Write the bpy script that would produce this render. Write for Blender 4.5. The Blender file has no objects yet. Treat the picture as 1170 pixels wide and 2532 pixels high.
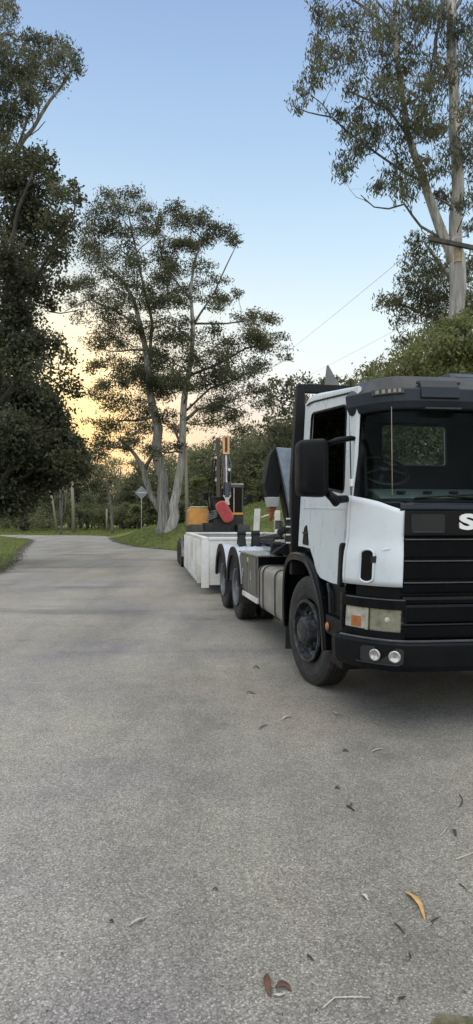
import bpy, bmesh, math, random
import numpy as np
from mathutils import Vector, Matrix
R = math.radians
random.seed(7); rng = np.random.default_rng(7)
scene = bpy.context.scene
col = scene.collection
# ------------------------------------------------------------------ camera
F, CX, CY, CH = 1600.0, 585.0, 1266.0, 1.56
PITCH = math.atan(24 / F)
cd = bpy.data.cameras.new("camera"); cam = bpy.data.objects.new("camera", cd); col.objects.link(cam)
cam.location = (0, 0, CH); cam.rotation_euler = (R(90) + PITCH, 0, 0)
cd.sensor_fit = 'VERTICAL'; cd.sensor_height = 36; cd.lens = 36 * F / 2532
cd.clip_start = 0.05; cd.clip_end = 3000
scene.camera = cam
# ------------------------------------------------------------------ world, sun, exposure
SUN_EL, SUN_AZ = R(3.0), R(-12.5)          # low, beyond the trees, a little left of the view
W = bpy.data.worlds.new("World"); scene.world = W; W.use_nodes = True
nt = W.node_tree; N = nt.nodes; L = nt.links
for n in list(N): N.remove(n)
out = N.new('ShaderNodeOutputWorld'); bg = N.new('ShaderNodeBackground'); bg.inputs[1].default_value = 0.10
L.new(bg.outputs[0], out.inputs[0])
sky = N.new('ShaderNodeTexSky'); sky.sky_type = 'NISHITA'; sky.sun_disc = False
sky.sun_elevation = SUN_EL; sky.sun_rotation = SUN_AZ; sky.air_density = 1.0; sky.dust_density = 1.0; sky.ozone_density = 1.5
tc = N.new('ShaderNodeTexCoord'); sep = N.new('ShaderNodeSeparateXYZ'); L.new(tc.outputs['Generated'], sep.inputs[0])
ramp = N.new('ShaderNodeValToRGB'); L.new(sep.outputs[2], ramp.inputs[0])
cr = ramp.color_ramp
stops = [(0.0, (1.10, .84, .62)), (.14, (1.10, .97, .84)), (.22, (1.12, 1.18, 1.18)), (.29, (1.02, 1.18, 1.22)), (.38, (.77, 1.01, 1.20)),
         (.50, (.54, .78, 1.08)), (.64, (.375, .56, .90)), (.74, (1.6, 1.6, 1.55)), (1.0, (2.1, 2.05, 1.9))]  # last two stops: brightness invented for the unseen upper sky, to light the scene
cr.elements[0].position = 0; cr.elements[0].color = (*stops[0][1], 1)
cr.elements[1].position = 1; cr.elements[1].color = (*stops[-1][1], 1)
for p, c in stops[1:-1]:
    e = cr.elements.new(p); e.color = (*c, 1)
def wmath(op, a, b=None):
    m = N.new('ShaderNodeMath'); m.operation = op
    for i, v in enumerate((a, b)):
        if v is None: continue
        if isinstance(v, (int, float)): m.inputs[i].default_value = v
        else: L.new(v, m.inputs[i])
    return m.outputs[0]
def lobe(az, el, power):
    d = N.new('ShaderNodeVectorMath'); d.operation = 'DOT_PRODUCT'
    L.new(tc.outputs['Generated'], d.inputs[0])
    d.inputs[1].default_value = (math.sin(az) * math.cos(el), math.cos(az) * math.cos(el), math.sin(el))
    return wmath('POWER', wmath('MAXIMUM', d.outputs['Value'], 0.0), power)
def wcol(src, fac_col):
    m = N.new('ShaderNodeVectorMath'); m.operation = 'SCALE'; m.inputs[0].default_value = fac_col; L.new(src, m.inputs['Scale']); return m.outputs[0]
def vadd(a, b):
    m = N.new('ShaderNodeVectorMath'); m.operation = 'ADD'; L.new(a, m.inputs[0]); L.new(b, m.inputs[1]); return m.outputs[0]
def vscale(a, s):
    m = N.new('ShaderNodeVectorMath'); m.operation = 'SCALE'; L.new(a, m.inputs[0])
    if isinstance(s, float): m.inputs['Scale'].default_value = s
    else: L.new(s, m.inputs['Scale'])
    return m.outputs[0]
# first lobe: brightness added to the unseen sky behind the viewer, to light the scene
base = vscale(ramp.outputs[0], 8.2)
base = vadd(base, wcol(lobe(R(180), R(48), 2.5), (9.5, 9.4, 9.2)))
base = vadd(base, wcol(lobe(R(-13), R(10.5), 60), (2.0, -.25, -2.7)))
base = vadd(base, wcol(lobe(R(-13), R(12), 260), (6.0, 3.4, -.2)))
sk = vscale(sky.outputs[0], 0.12)
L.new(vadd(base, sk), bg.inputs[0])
sd = bpy.data.lights.new("sun", 'SUN'); sd.energy = 0.35; sd.angle = R(3); sd.color = (1, .72, .42)
sun = bpy.data.objects.new("sun", sd); col.objects.link(sun)
sdir = Vector((math.sin(SUN_AZ) * math.cos(SUN_EL), math.cos(SUN_AZ) * math.cos(SUN_EL), math.sin(SUN_EL)))
sun.rotation_euler = sdir.to_track_quat('Z', 'Y').to_euler(); sun.location = (-40, 150, 30)
scene.view_settings.view_transform = 'Standard'; scene.view_settings.look = 'None'
scene.view_settings.exposure = 0.0; scene.view_settings.gamma = 1
scene.render.engine = 'CYCLES'; scene.cycles.max_bounces = 6; scene.cycles.transparent_max_bounces = 12

# ------------------------------------------------------------------ helpers
def ray(px, py):
    x = (px - CX) / F; z = -(py - CY) / F
    return (x, math.cos(PITCH) - z * math.sin(PITCH), math.sin(PITCH) + z * math.cos(PITCH))
def at(px, py, Y):
    r = ray(px, py); t = Y / r[1]
    return Vector((r[0] * t, Y, CH + r[2] * t))
def onground(px, py, z=0.0):
    r = ray(px, py); t = (z - CH) / r[2]
    return Vector((r[0] * t, r[1] * t, z))

def tag(o, label=None, cat=None, group=None, kind=None):
    if label: o['label'] = label
    if cat: o['category'] = cat
    if group: o['group'] = group
    if kind: o['kind'] = kind
    return o
def empty(name, loc=(0, 0, 0), rz=0):
    o = bpy.data.objects.new(name, None); col.objects.link(o); o.location = loc; o.rotation_euler = (0, 0, rz)
    o.empty_display_size = .2
    return o

class MB:
    def __init__(s): s.v = []; s.f = []
    def add(s, vs, fs):
        b = len(s.v); s.v += [tuple(v) for v in vs]; s.f += [tuple(i + b for i in f) for f in fs]; return s
    def box(s, x0, x1, y0, y1, z0, z1):
        return s.add([(x0, y0, z0), (x1, y0, z0), (x1, y1, z0), (x0, y1, z0), (x0, y0, z1), (x1, y0, z1), (x1, y1, z1), (x0, y1, z1)],
                     [(0, 3, 2, 1), (4, 5, 6, 7), (0, 1, 5, 4), (1, 2, 6, 5), (2, 3, 7, 6), (3, 0, 4, 7)])
    def prism(s, pts, ax, a, b):
        n = len(pts)
        def P(p, t):
            return {'x': (t, p[0], p[1]), 'y': (p[0], t, p[1]), 'z': (p[0], p[1], t)}[ax]
        return s.add([P(p, a) for p in pts] + [P(p, b) for p in pts],
                     [tuple(range(n - 1, -1, -1)), tuple(range(n, 2 * n))] + [(i, (i + 1) % n, n + (i + 1) % n, n + i) for i in range(n)])
    def tube(s, pts, rs, seg=8, cap=True, closed=False):
        pts = [Vector(p) for p in pts]; n = len(pts)
        if not isinstance(rs, (list, tuple)): rs = [rs] * n
        vs = []; up = None
        for i, p in enumerate(pts):
            if closed: t = pts[(i + 1) % n] - pts[i - 1]
            else: t = pts[min(i + 1, n - 1)] - pts[max(i - 1, 0)]
            t.normalize()
            if up is None: up = Vector((0, 0, 1)) if abs(t.z) < .9 else Vector((0, 1, 0))
            a = t.cross(up)
            if a.length < 1e-4: a = t.orthogonal()
            a.normalize(); b = t.cross(a).normalized(); up = -b if False else a.cross(t).normalized()
            for k in range(seg):
                an = 2 * math.pi * k / seg; vs.append(p + a * math.cos(an) * rs[i] + b * math.sin(an) * rs[i])
        fs = []
        m = n if closed else n - 1
        for i in range(m):
            for k in range(seg):
                k2 = (k + 1) % seg; j = (i + 1) % n
                fs.append((i * seg + k, i * seg + k2, j * seg + k2, j * seg + k))
        if cap and not closed:
            fs.append(tuple(range(seg - 1, -1, -1))); fs.append(tuple((n - 1) * seg + k for k in range(seg)))
        return s.add(vs, fs)
    def cyl(s, p0, p1, r, seg=16, r2=None): return s.tube([p0, p1], [r, r if r2 is None else r2], seg)
    def lathe(s, prof, c=(0, 0, 0), seg=48, ax='x', closed=True):
        vs = []; n = len(prof)
        for k in range(seg):
            a = 2 * math.pi * k / seg
            for (h, r) in prof:
                u, w = r * math.cos(a), r * math.sin(a)
                vs.append((c[0] + h, c[1] + u, c[2] + w) if ax == 'x' else (c[0] + u, c[1] + h, c[2] + w) if ax == 'y' else (c[0] + u, c[1] + w, c[2] + h))
        fs = []
        for k in range(seg):
            k2 = (k + 1) % seg
            for i in range(n if closed else n - 1):
                j = (i + 1) % n; fs.append((k * n + i, k * n + j, k2 * n + j, k2 * n + i))
        return s.add(vs, fs)
    def disc(s, c, r, seg=24, ax='x'):
        vs = []
        for k in range(seg):
            a = 2 * math.pi * k / seg; u, w = r * math.cos(a), r * math.sin(a)
            vs.append((c[0], c[1] + u, c[2] + w) if ax == 'x' else (c[0] + u, c[1], c[2] + w))
        return s.add(vs, [tuple(range(seg))])
    def grid(s, fn, us, vs_):
        P = [fn(u, v) for u in us for v in vs_]; m = len(vs_)
        return s.add(P, [(i * m + j, i * m + j + 1, (i + 1) * m + j + 1, (i + 1) * m + j) for i in range(len(us) - 1) for j in range(m - 1)])
    def sweep(s, rings, capped=True):
        n = len(rings[0]); vs = [p for r in rings for p in r]
        fs = [(i * n + k, i * n + (k + 1) % n, (i + 1) * n + (k + 1) % n, (i + 1) * n + k) for i in range(len(rings) - 1) for k in range(n)]
        if capped: fs += [tuple(range(n - 1, -1, -1)), tuple((len(rings) - 1) * n + k for k in range(n))]
        return s.add(vs, fs)
    def mesh(s, name):
        m = bpy.data.meshes.new(name); m.from_pydata(s.v, [], s.f); m.update()
        b = bmesh.new(); b.from_mesh(m); bmesh.ops.recalc_face_normals(b, faces=b.faces); b.to_mesh(m); b.free()
        return m
    def build(s, name, mat, parent=None, loc=None, bevel=0, solid=0, smooth=False, rz=0, subd=0):
        m = s.mesh(name); m.materials.append(mat); o = bpy.data.objects.new(name, m); col.objects.link(o)
        if parent: o.parent = parent
        if loc is not None: o.location = loc
        if rz: o.rotation_euler = (0, 0, rz)
        if smooth: m.polygons.foreach_set('use_smooth', [True] * len(m.polygons))
        if solid: md = o.modifiers.new('solid', 'SOLIDIFY'); md.thickness = solid; md.offset = -1
        if bevel: md = o.modifiers.new('bevel', 'BEVEL'); md.width = bevel; md.segments = 2; md.limit_method = 'ANGLE'; md.angle_limit = R(35)
        if subd: md = o.modifiers.new('subd', 'SUBSURF'); md.levels = subd; md.render_levels = subd
        if bevel and smooth: md = o.modifiers.new('wn', 'WEIGHTED_NORMAL')
        return o
def rawmesh(name, verts, quads, mat, parent=None, tris=False):
    k = 3 if tris else 4
    m = bpy.data.meshes.new(name); nv = len(verts); nf = len(quads)
    m.vertices.add(nv); m.vertices.foreach_set('co', np.ascontiguousarray(verts, dtype=np.float32).ravel())
    m.loops.add(nf * k); m.loops.foreach_set('vertex_index', np.ascontiguousarray(quads, dtype=np.int32).ravel())
    m.polygons.add(nf); m.polygons.foreach_set('loop_start', np.arange(nf, dtype=np.int32) * k)
    try: m.polygons.foreach_set('loop_total', np.full(nf, k, dtype=np.int32))
    except Exception: pass
    m.update(calc_edges=True); m.materials.append(mat)
    o = bpy.data.objects.new(name, m); col.objects.link(o)
    if parent: o.parent = parent
    return o

# ------------------------------------------------------------------ materials
def newmat(name):
    m = bpy.data.materials.new(name); m.use_nodes = True
    nt = m.node_tree; return m, nt, nt.nodes['Principled BSDF']
def noise(nt, scale, detail=4, rough=.6, coord='Object'):
    t = nt.nodes.new('ShaderNodeTexCoord'); n = nt.nodes.new('ShaderNodeTexNoise'); n.inputs['Scale'].default_value = scale
    n.inputs['Detail'].default_value = detail; n.inputs['Roughness'].default_value = rough
    nt.links.new(t.outputs[coord], n.inputs['Vector']); return n.outputs['Fac']
def rampn(nt, src, stops):
    r = nt.nodes.new('ShaderNodeValToRGB'); nt.links.new(src, r.inputs[0]); c = r.color_ramp
    c.elements[0].position = stops[0][0]; c.elements[0].color = (*stops[0][1], 1)
    c.elements[1].position = stops[-1][0]; c.elements[1].color = (*stops[-1][1], 1)
    for p, q in stops[1:-1]: e = c.elements.new(p); e.color = (*q, 1)
    return r.outputs[0]
def mix(nt, a, b, fac, mode='MIX'):
    m = nt.nodes.new('ShaderNodeMix'); m.data_type = 'RGBA'; m.blend_type = mode
    for sock, v in ((m.inputs[0], fac), (m.inputs[6], a), (m.inputs[7], b)):
        if isinstance(v, (int, float)): sock.default_value = v
        elif isinstance(v, tuple): sock.default_value = (*v, 1)
        else: nt.links.new(v, sock)
    return m.outputs[2]
def bump(nt, bs, src, strength, dist=.01):
    b = nt.nodes.new('ShaderNodeBump'); b.inputs['Strength'].default_value = strength; b.inputs['Distance'].default_value = dist
    nt.links.new(src, b.inputs['Height']); nt.links.new(b.outputs[0], bs.inputs['Normal'])
def simple(name, c, rough=.5, metal=0, var=.25, scale=6, dirt=None, dirtamt=.5, spec=.5, bmp=0, coat=0):
    m, nt, bs = newmat(name)
    n = noise(nt, scale, 6)
    c0 = tuple(x * (1 - var) for x in c); c1 = tuple(min(1, x * (1 + var)) for x in c)
    o = rampn(nt, n, [(.3, c0), (.7, c1)])
    if dirt:
        n2 = noise(nt, scale * .45, 8, .7)
        f = rampn(nt, n2, [(.48, (0, 0, 0)), (.68, (dirtamt,) * 3)])
        o = mix(nt, o, dirt, f)
    nt.links.new(o, bs.inputs['Base Color'])
    n3 = noise(nt, scale * 2, 5)
    rr = rampn(nt, n3, [(.3, (max(0, rough - .08),) * 3), (.7, (min(1, rough + .12),) * 3)])
    nt.links.new(rr, bs.inputs['Roughness'])
    bs.inputs['Metallic'].default_value = metal; bs.inputs['Specular IOR Level'].default_value = spec
    if coat: bs.inputs['Coat Weight'].default_value = coat; bs.inputs['Coat Roughness'].default_value = .06
    if bmp: bump(nt, bs, n3, bmp)
    return m
def leafmat(name, dark, mid, light, trans=.35, nscale=.6, tint=None, spec=.35):
    m, nt, bs = newmat(name)
    g = nt.nodes.new('ShaderNodeNewGeometry')
    isl = rampn(nt, g.outputs['Random Per Island'], [(0, dark), (.5, mid), (1, light)])
    n = noise(nt, nscale, 3, .6)
    f = rampn(nt, n, [(.35, (.45, .45, .45)), (.65, (1.35, 1.3, 1.15))])
    c = mix(nt, isl, f, 1.0, 'MULTIPLY')
    if tint:
        n2 = noise(nt, nscale * .5, 2); f2 = rampn(nt, n2, [(.52, (0, 0, 0)), (.68, (.7, .7, .7))]); c = mix(nt, c, tint, f2)
    nt.links.new(c, bs.inputs['Base Color']); bs.inputs['Roughness'].default_value = .5; bs.inputs['Specular IOR Level'].default_value = spec
    tr = nt.nodes.new('ShaderNodeBsdfTranslucent'); nt.links.new(mix(nt, c, (1.0, .9, .45), .12), tr.inputs[0])
    ms = nt.nodes.new('ShaderNodeMixShader'); ms.inputs[0].default_value = trans
    nt.links.new(bs.outputs[0], ms.inputs[1]); nt.links.new(tr.outputs[0], ms.inputs[2])
    nt.links.new(ms.outputs[0], nt.nodes['Material Output'].inputs[0])
    return m
def barkmat(name, a, b, c, scale=1.2, rough=.85):
    m, nt, bs = newmat(name)
    t = nt.nodes.new('ShaderNodeTexCoord'); mp = nt.nodes.new('ShaderNodeMapping'); mp.inputs['Scale'].default_value = (3, 3, .35)
    nt.links.new(t.outputs['Object'], mp.inputs[0])
    n = nt.nodes.new('ShaderNodeTexNoise'); n.inputs['Scale'].default_value = scale * 2.2; n.inputs['Detail'].default_value = 8; n.inputs['Roughness'].default_value = .65
    nt.links.new(mp.outputs[0], n.inputs['Vector'])
    o = rampn(nt, n.outputs['Fac'], [(.33, a), (.5, b), (.66, c)])
    nt.links.new(o, bs.inputs['Base Color']); bs.inputs['Roughness'].default_value = rough
    bump(nt, bs, n.outputs['Fac'], .6, .03)
    return m
def glassmat(name, tint=(.8, .88, .86), refl=1.0, rough=.02):
    m, nt, bs = newmat(name); nt.nodes.remove(bs)
    tr = nt.nodes.new('ShaderNodeBsdfTransparent'); tr.inputs[0].default_value = (*tint, 1)
    gl = nt.nodes.new('ShaderNodeBsdfGlossy'); gl.inputs['Roughness'].default_value = rough
    fr = nt.nodes.new('ShaderNodeFresnel'); fr.inputs[0].default_value = 1.5
    mm = nt.nodes.new('ShaderNodeMath'); mm.operation = 'MULTIPLY'; mm.inputs[1].default_value = refl; nt.links.new(fr.outputs[0], mm.inputs[0])
    ms = nt.nodes.new('ShaderNodeMixShader'); nt.links.new(mm.outputs[0], ms.inputs[0]); nt.links.new(tr.outputs[0], ms.inputs[1]); nt.links.new(gl.outputs[0], ms.inputs[2])
    nt.links.new(ms.outputs[0], nt.nodes['Material Output'].inputs[0]); return m

WHITE = simple('white paint', (.63, .69, .745), .3, var=.05, scale=2.5, dirt=(.36, .37, .38), dirtamt=.18, coat=.3)
TRAYWHITE = simple('tray paint', (.70, .70, .68), .45, var=.08, scale=3, dirt=(.30, .24, .17), dirtamt=.55)
BLACK = simple('black paint', (.0030, .0038, .0055), .25, var=.3, scale=3, spec=.16)
ARMBLACK = simple('satin black', (.006, .007, .009), .55, var=.4, scale=5, spec=.25)
PLASTIC = simple('black plastic', (.0035, .0045, .0065), .45, var=.25, scale=8, dirt=(.010, .010, .010), dirtamt=.5, spec=.16)
SLATE = simple('slate paint', (.011, .016, .025), .34, var=.15, scale=3, spec=.3)
EDGE = simple('painted edge highlight', (.07, .078, .09), .3, var=.3, scale=5)  # lighter strip colour: highlights on the black edges are painted with it
RUBBER = simple('rubber', (.018, .018, .019), .75, var=.3, scale=14, dirt=(.06, .055, .05), dirtamt=.6, bmp=.2)
DARKMETAL = simple('dark metal', (.02, .021, .024), .5, metal=.3, var=.4, scale=9, dirt=(.07, .06, .05), dirtamt=.6)
SILVER = simple('silver metal', (.55, .57, .60), .3, metal=.8, var=.2, scale=7, dirt=(.16, .14, .12), dirtamt=.5)
HUBM = simple('hub metal', (.035, .037, .042), .38, metal=.5, var=.5, scale=16, dirt=(.30, .33, .38), dirtamt=.45)
GREYPAINT = simple('grey guard paint', (.40, .44, .50), .42, var=.1, scale=5, dirt=(.16, .15, .15), dirtamt=.3)
TANKM = simple('tank metal', (.36, .35, .33), .36, metal=.65, var=.18, scale=4, dirt=(.15, .14, .12), dirtamt=.5)
BOXM = simple('toolbox metal', (.17, .17, .155), .42, metal=.5, var=.2, scale=7, dirt=(.08, .075, .06), dirtamt=.6)
LIDM = simple('toolbox lid metal', (.50, .50, .49), .28, metal=.85, var=.2, scale=12, dirt=(.2, .19, .17), dirtamt=.5)
INTERIOR = simple('interior', (.016, .018, .018), .8, var=.3, scale=5)
DASH = simple('dash', (.075, .092, .088), .6, var=.2, scale=5)
RUST = simple('rust', (.26, .075, .025), .7, var=.4, scale=14)
AMBER = simple('amber lens', (.34, .115, .045), .2, var=.2, scale=20, coat=.6)
REDP = simple('red plate', (.42, .045, .065), .5, var=.15, scale=20, dirt=(.10, .03, .03), dirtamt=.7)
ORANGE = simple('orange paint', (.62, .30, .06), .38, var=.15, scale=3, dirt=(.30, .10, .03), dirtamt=.6, coat=.2)
RUSTOR = simple('orange brown paint', (.42, .15, .04), .45, var=.3, scale=6)
LENS = glassmat('lens glass', (.95, .95, .92), .6, .08)
REFLECT = simple('reflector', (.40, .385, .34), .3, metal=.2, var=.3, scale=12, bmp=.5)
GLASS = glassmat('window glass', (.75, .85, .83), .16)
DGLASS = glassmat('dark window glass', (.05, .06, .06), .35)
BEIGE = simple('weathered timber', (.23, .21, .16), .85, var=.3, scale=10, bmp=.3)
SIGNM = simple('sign back', (.22, .245, .29), .45, metal=.3, var=.15, scale=4)
WIREM = simple('wire', (.5, .5, .5), .5, var=.1)
LETTER = simple('white lettering', (.8, .8, .8), .35, var=.03)

# ------------------------------------------------------------------ terrain and road
LE = [(-5, -6.4), (12, -6.6), (20, -7.3), (26, -8.9), (35, -11.7), (45, -14.5), (54, -17.1), (60, -19.6), (66, -25), (70, -38), (72, -60)]   # left edge: (Y, X)
RE = [(-5, 7.0), (1.5, 7.0), (12, 6.2), (22, 4.0), (29, .6), (34.5, -2.9), (40, -6.1), (50, -9.3), (62, -12), (70, -14.2), (74, -17), (77, -26), (79, -60)]
def interp(T, y): return np.interp(y, [t[0] for t in T], [t[1] for t in T])
def sstep(a, b, x):
    t = np.clip((x - a) / (b - a), 0, 1); return t * t * (3 - 2 * t)
def height(x, y):
    x = np.asarray(x, dtype=float); y = np.asarray(y, dtype=float)
    xl = interp(LE, y); xr = interp(RE, np.minimum(y, 70.0))
    dr = x - xr; dl = xl - x
    far = sstep(80, 88, y)
    h = np.full(x.shape, -.02)
    hr = sstep(0, 4.2, dr) * 1.3 * sstep(27, 40, y) * (1 - .55 * sstep(52, 80, y))
    hr = hr + 2.5 * sstep(8, 16, dr) * sstep(40, 60, y)
    hl = sstep(0, 3.0, dl) * .22 + np.clip(dl - 3, 0, 40) * .03
    h = h + np.where(dr > 0, hr, 0) + np.where(dl > 0, hl, 0)
    h = h + far * .4 + sstep(125, 300, y) * 7
    h = h + .06 * np.sin(x * .9) * np.sin(y * .7) * (sstep(.5, 3, dr) + sstep(.5, 3, dl))
    return h
def gz(x, y): return float(height(np.array([x]), np.array([y]))[0])

def terrainmat():
    m, nt, bs = newmat('grass ground')
    a = noise(nt, .35, 6); b = noise(nt, 9, 5, .7)
    c = rampn(nt, b, [(.3, (.07, .088, .03)), (.55, (.15, .185, .06)), (.75, (.26, .27, .12))])
    c2 = mix(nt, c, (.14, .12, .07), rampn(nt, a, [(.5, (0, 0, 0)), (.72, (.55, .55, .55))]))
    nt.links.new(c2, bs.inputs['Base Color']); bs.inputs['Roughness'].default_value = .95; bs.inputs['Specular IOR Level'].default_value = .1
    bump(nt, bs, b, .8, .08); return m
TERR = terrainmat()
xs = np.unique(np.concatenate([np.linspace(-600, -60, 28), np.linspace(-60, 60, 241), np.linspace(60, 600, 28)]))
ys = np.unique(np.concatenate([np.linspace(-60, 0, 13), np.linspace(0, 100, 201), np.linspace(100, 700, 60)]))
XX, YY = np.meshgrid(xs, ys, indexing='ij'); ZZ = height(XX, YY)
nv = XX.size; idx = np.arange(nv).reshape(XX.shape)
q = np.stack([idx[:-1, :-1], idx[1:, :-1], idx[1:, 1:], idx[:-1, 1:]], -1).reshape(-1, 4)
g = rawmesh('ground', np.stack([XX, YY, ZZ], -1).reshape(-1, 3), q, TERR)
g.data.polygons.foreach_set('use_smooth', [True] * len(g.data.polygons))
tag(g, kind='structure')

def asphalt():
    m, nt, bs = newmat('asphalt')
    tcn = nt.nodes.new('ShaderNodeTexCoord')
    v = nt.nodes.new('ShaderNodeTexVoronoi'); v.inputs['Scale'].default_value = 140; nt.links.new(tcn.outputs['Object'], v.inputs['Vector'])
    wn = nt.nodes.new('ShaderNodeSeparateColor'); nt.links.new(v.outputs['Color'], wn.inputs[0])
    stone = rampn(nt, wn.outputs[0], [(0, (.215, .212, .190)), (.45, (.33, .325, .294)), (.8, (.40, .394, .357)), (.93, (.49, .48, .435)), (1, (.62, .605, .55))])
    fine = noise(nt, 260, 3, .7)
    c = mix(nt, stone, rampn(nt, fine, [(.3, (.84, .84, .84)), (.7, (1.14, 1.14, 1.14))]), 1.0, 'MULTIPLY')
    edge = rampn(nt, v.outputs['Distance'], [(0, (1.12, 1.12, 1.12)), (.5, (1.0, 1.0, 1.0)), (.9, (.55, .55, .55))])
    c = mix(nt, c, edge, 1.0, 'MULTIPLY')
    big = noise(nt, .55, 6, .6); c = mix(nt, c, rampn(nt, big, [(.3, (.82, .82, .84)), (.5, (1, 1, 1)), (.7, (1.12, 1.12, 1.10))]), 1.0, 'MULTIPLY')
    t2 = noise(nt, .28, 3, .5); c = mix(nt, c, rampn(nt, t2, [(.36, (.97, .95, 1.08)), (.52, (1, 1, .98)), (.68, (1.08, .98, .96))]), 1.0, 'MULTIPLY')
    mid = noise(nt, 4.5, 6, .7); c = mix(nt, c, rampn(nt, mid, [(.3, (.86, .86, .86)), (.7, (1.1, 1.1, 1.1))]), 1.0, 'MULTIPLY')
    # tyre-worn streaks that run along the road and dark patches further on
    mp = nt.nodes.new('ShaderNodeMapping'); mp.inputs['Scale'].default_value = (.35, .05, 1); mp.inputs['Rotation'].default_value = (0, 0, R(-13)); nt.links.new(tcn.outputs['Object'], mp.inputs[0])
    n4 = nt.nodes.new('ShaderNodeTexNoise'); n4.inputs['Scale'].default_value = 2.2; n4.inputs['Detail'].default_value = 6; nt.links.new(mp.outputs[0], n4.inputs['Vector'])
    c = mix(nt, c, rampn(nt, n4.outputs['Fac'], [(.38, (.80, .80, .82)), (.52, (1, 1, 1)), (.68, (1.12, 1.12, 1.12))]), 1.0, 'MULTIPLY')
    mp2 = nt.nodes.new('ShaderNodeMapping'); mp2.inputs['Scale'].default_value = (.16, .55, 1); nt.links.new(tcn.outputs['Object'], mp2.inputs[0])
    n5 = nt.nodes.new('ShaderNodeTexNoise'); n5.inputs['Scale'].default_value = 1.1; n5.inputs['Detail'].default_value = 7; nt.links.new(mp2.outputs[0], n5.inputs['Vector'])
    c = mix(nt, c, rampn(nt, n5.outputs['Fac'], [(.56, (1, 1, 1)), (.70, (.62, .62, .64))]), 1.0, 'MULTIPLY')
    c = mix(nt, c, (.805, .780, .757), 1.0, 'MULTIPLY')
    sp_ = noise(nt, 1.7, 2, .4); c = mix(nt, c, rampn(nt, sp_, [(.24, (.80, .79, .78)), (.33, (1, 1, 1))]), 1.0, 'MULTIPLY')
    nt.links.new(c, bs.inputs['Base Color']); bs.inputs['Roughness'].default_value = .78; bs.inputs['Specular IOR Level'].default_value = .35
    hsum = nt.nodes.new('ShaderNodeMath'); hsum.operation = 'ADD'; nt.links.new(wn.outputs[1], hsum.inputs[0]); nt.links.new(fine, hsum.inputs[1])
    bump(nt, bs, hsum.outputs[0], .45, .005); return m
ASPH = asphalt()
mb = MB(); yy = np.concatenate([np.linspace(-5, 40, 91), np.linspace(41, 78.8, 90)])
rl = random.Random(3)
ring = []
for y in yy:
    xl = float(interp(LE, min(y, 71.9))) + rl.uniform(-.07, .07); xr = float(interp(RE, y)) + rl.uniform(-.09, .09)
    ring.append([(xl + (xr - xl) * k / 8, y, .006 if 0 < k < 8 else -.012) for k in range(9)])
mb.grid(lambda i, j: ring[i][j], list(range(len(yy))), list(range(9)))
road = mb.build('road', ASPH); tag(road, kind='structure')
# gravel and dirt at the right edge near the viewer
DIRT = simple('dirt', (.13, .115, .075), .95, var=.5, scale=40, dirt=(.07, .075, .03), dirtamt=.8, bmp=.8)
c0 = onground(1225, 2600); pts = []
for k in range(26):
    a = 2 * math.pi * k / 26; rr = .17 + .05 * math.sin(3 * a + 1) + .025 * rl.uniform(-1, 1)
    pts.append((c0.x + .03 + rr * 1.15 * math.cos(a), c0.y - .02 + rr * .8 * math.sin(a)))
mb = MB(); mb.prism(pts, 'z', .004, .011); tag(mb.build('dirt_patch', DIRT), kind='structure')

# ------------------------------------------------------------------ low timber-free edging: stones along the left edge
# ------------------------------------------------------------------ THE TRUCK
YAW = R(9.6); TO = (1.93, 6.35)
truck = empty('hook_loader_truck', (TO[0], TO[1], 0), YAW)
tag(truck, 'large white and black cab-over hook loader truck parked facing the viewer', 'truck')
def tw(l):
    return Vector((TO[0] + l[0] * math.cos(YAW) - l[1] * math.sin(YAW), TO[1] + l[0] * math.sin(YAW) + l[1] * math.cos(YAW), l[2]))
def wz(z): return 1.235 - (z - 1.0) * .055
def yf(z): return -1.45 + (0 if z < 1.7 else (z - 1.7) * .20)
def fp(s, z, off=0.0):
    sg = 1 if s >= 0 else -1; a = min(abs(s), 1.0); w = wz(z) + off * min(1, a * 1.02) ** 6
    y = yf(z) + .05 * a * a + .40 * (max(0, a - .70) / .30) ** 2.6 - off * (1 - .75 * a ** 6)
    return (sg * a * w, y, z)
def srange(s0, s1, n):
    out = []
    for i in range(n + 1):
        t = s0 + (s1 - s0) * i / n
        out.append(t)
    # extra samples near |s| -> 1
    ex = [s for s in (-.995, -.985, -.97, -.95, -.93, .93, .95, .97, .985, .995) if min(s0, s1) < s < max(s0, s1)]
    return sorted(set(out + ex))
def band(mb, prof, s0, s1, n=24, tail=None):
    ss = srange(s0, s1, n); rings = []
    if tail and s0 <= -.999: rings.append([(lambda p: (p[0], tail, p[2]))(fp(-1, z, o)) for o, z in prof])
    for s in ss: rings.append([fp(s, z, o) for o, z in prof])
    if tail and s1 >= .999: rings.append([(lambda p: (p[0], tail, p[2]))(fp(1, z, o)) for o, z in prof])
    mb.sweep(rings); return mb
def rect(o0, o1, z0, z1): return [(o0, z0), (o1, z0), (o1, z1), (o0, z1)]
def plate(outline, holes, fn):
    b = bmesh.new(); es = []
    for loop in [outline] + holes:
        vs = [b.verts.new((p[0], p[1], 0)) for p in loop]
        for i in range(len(vs)): es.append(b.edges.new((vs[i], vs[(i + 1) % len(vs)])))
    bmesh.ops.triangle_fill(b, edges=es, use_beauty=True)
    mb = MB(); b.verts.index_update()
    mb.add([fn(v.co.x, v.co.y) for v in b.verts], [tuple(v.index for v in f.verts) for f in b.faces]); b.free(); return mb
def rounded(pts, r, n=4):
    out = []; m = len(pts)
    for i in range(m):
        p = Vector(pts[i]); a = Vector(pts[i - 1]); c = Vector(pts[(i + 1) % m])
        da = (a - p).normalized() * min(r, (a - p).length * .45); dc = (c - p).normalized() * min(r, (c - p).length * .45)
        for k in range(n + 1):
            t = k / n; out.append(tuple((p + da) * (1 - t) ** 2 + p * 2 * t * (1 - t) + (p + dc) * t * t))
    return out

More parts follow.
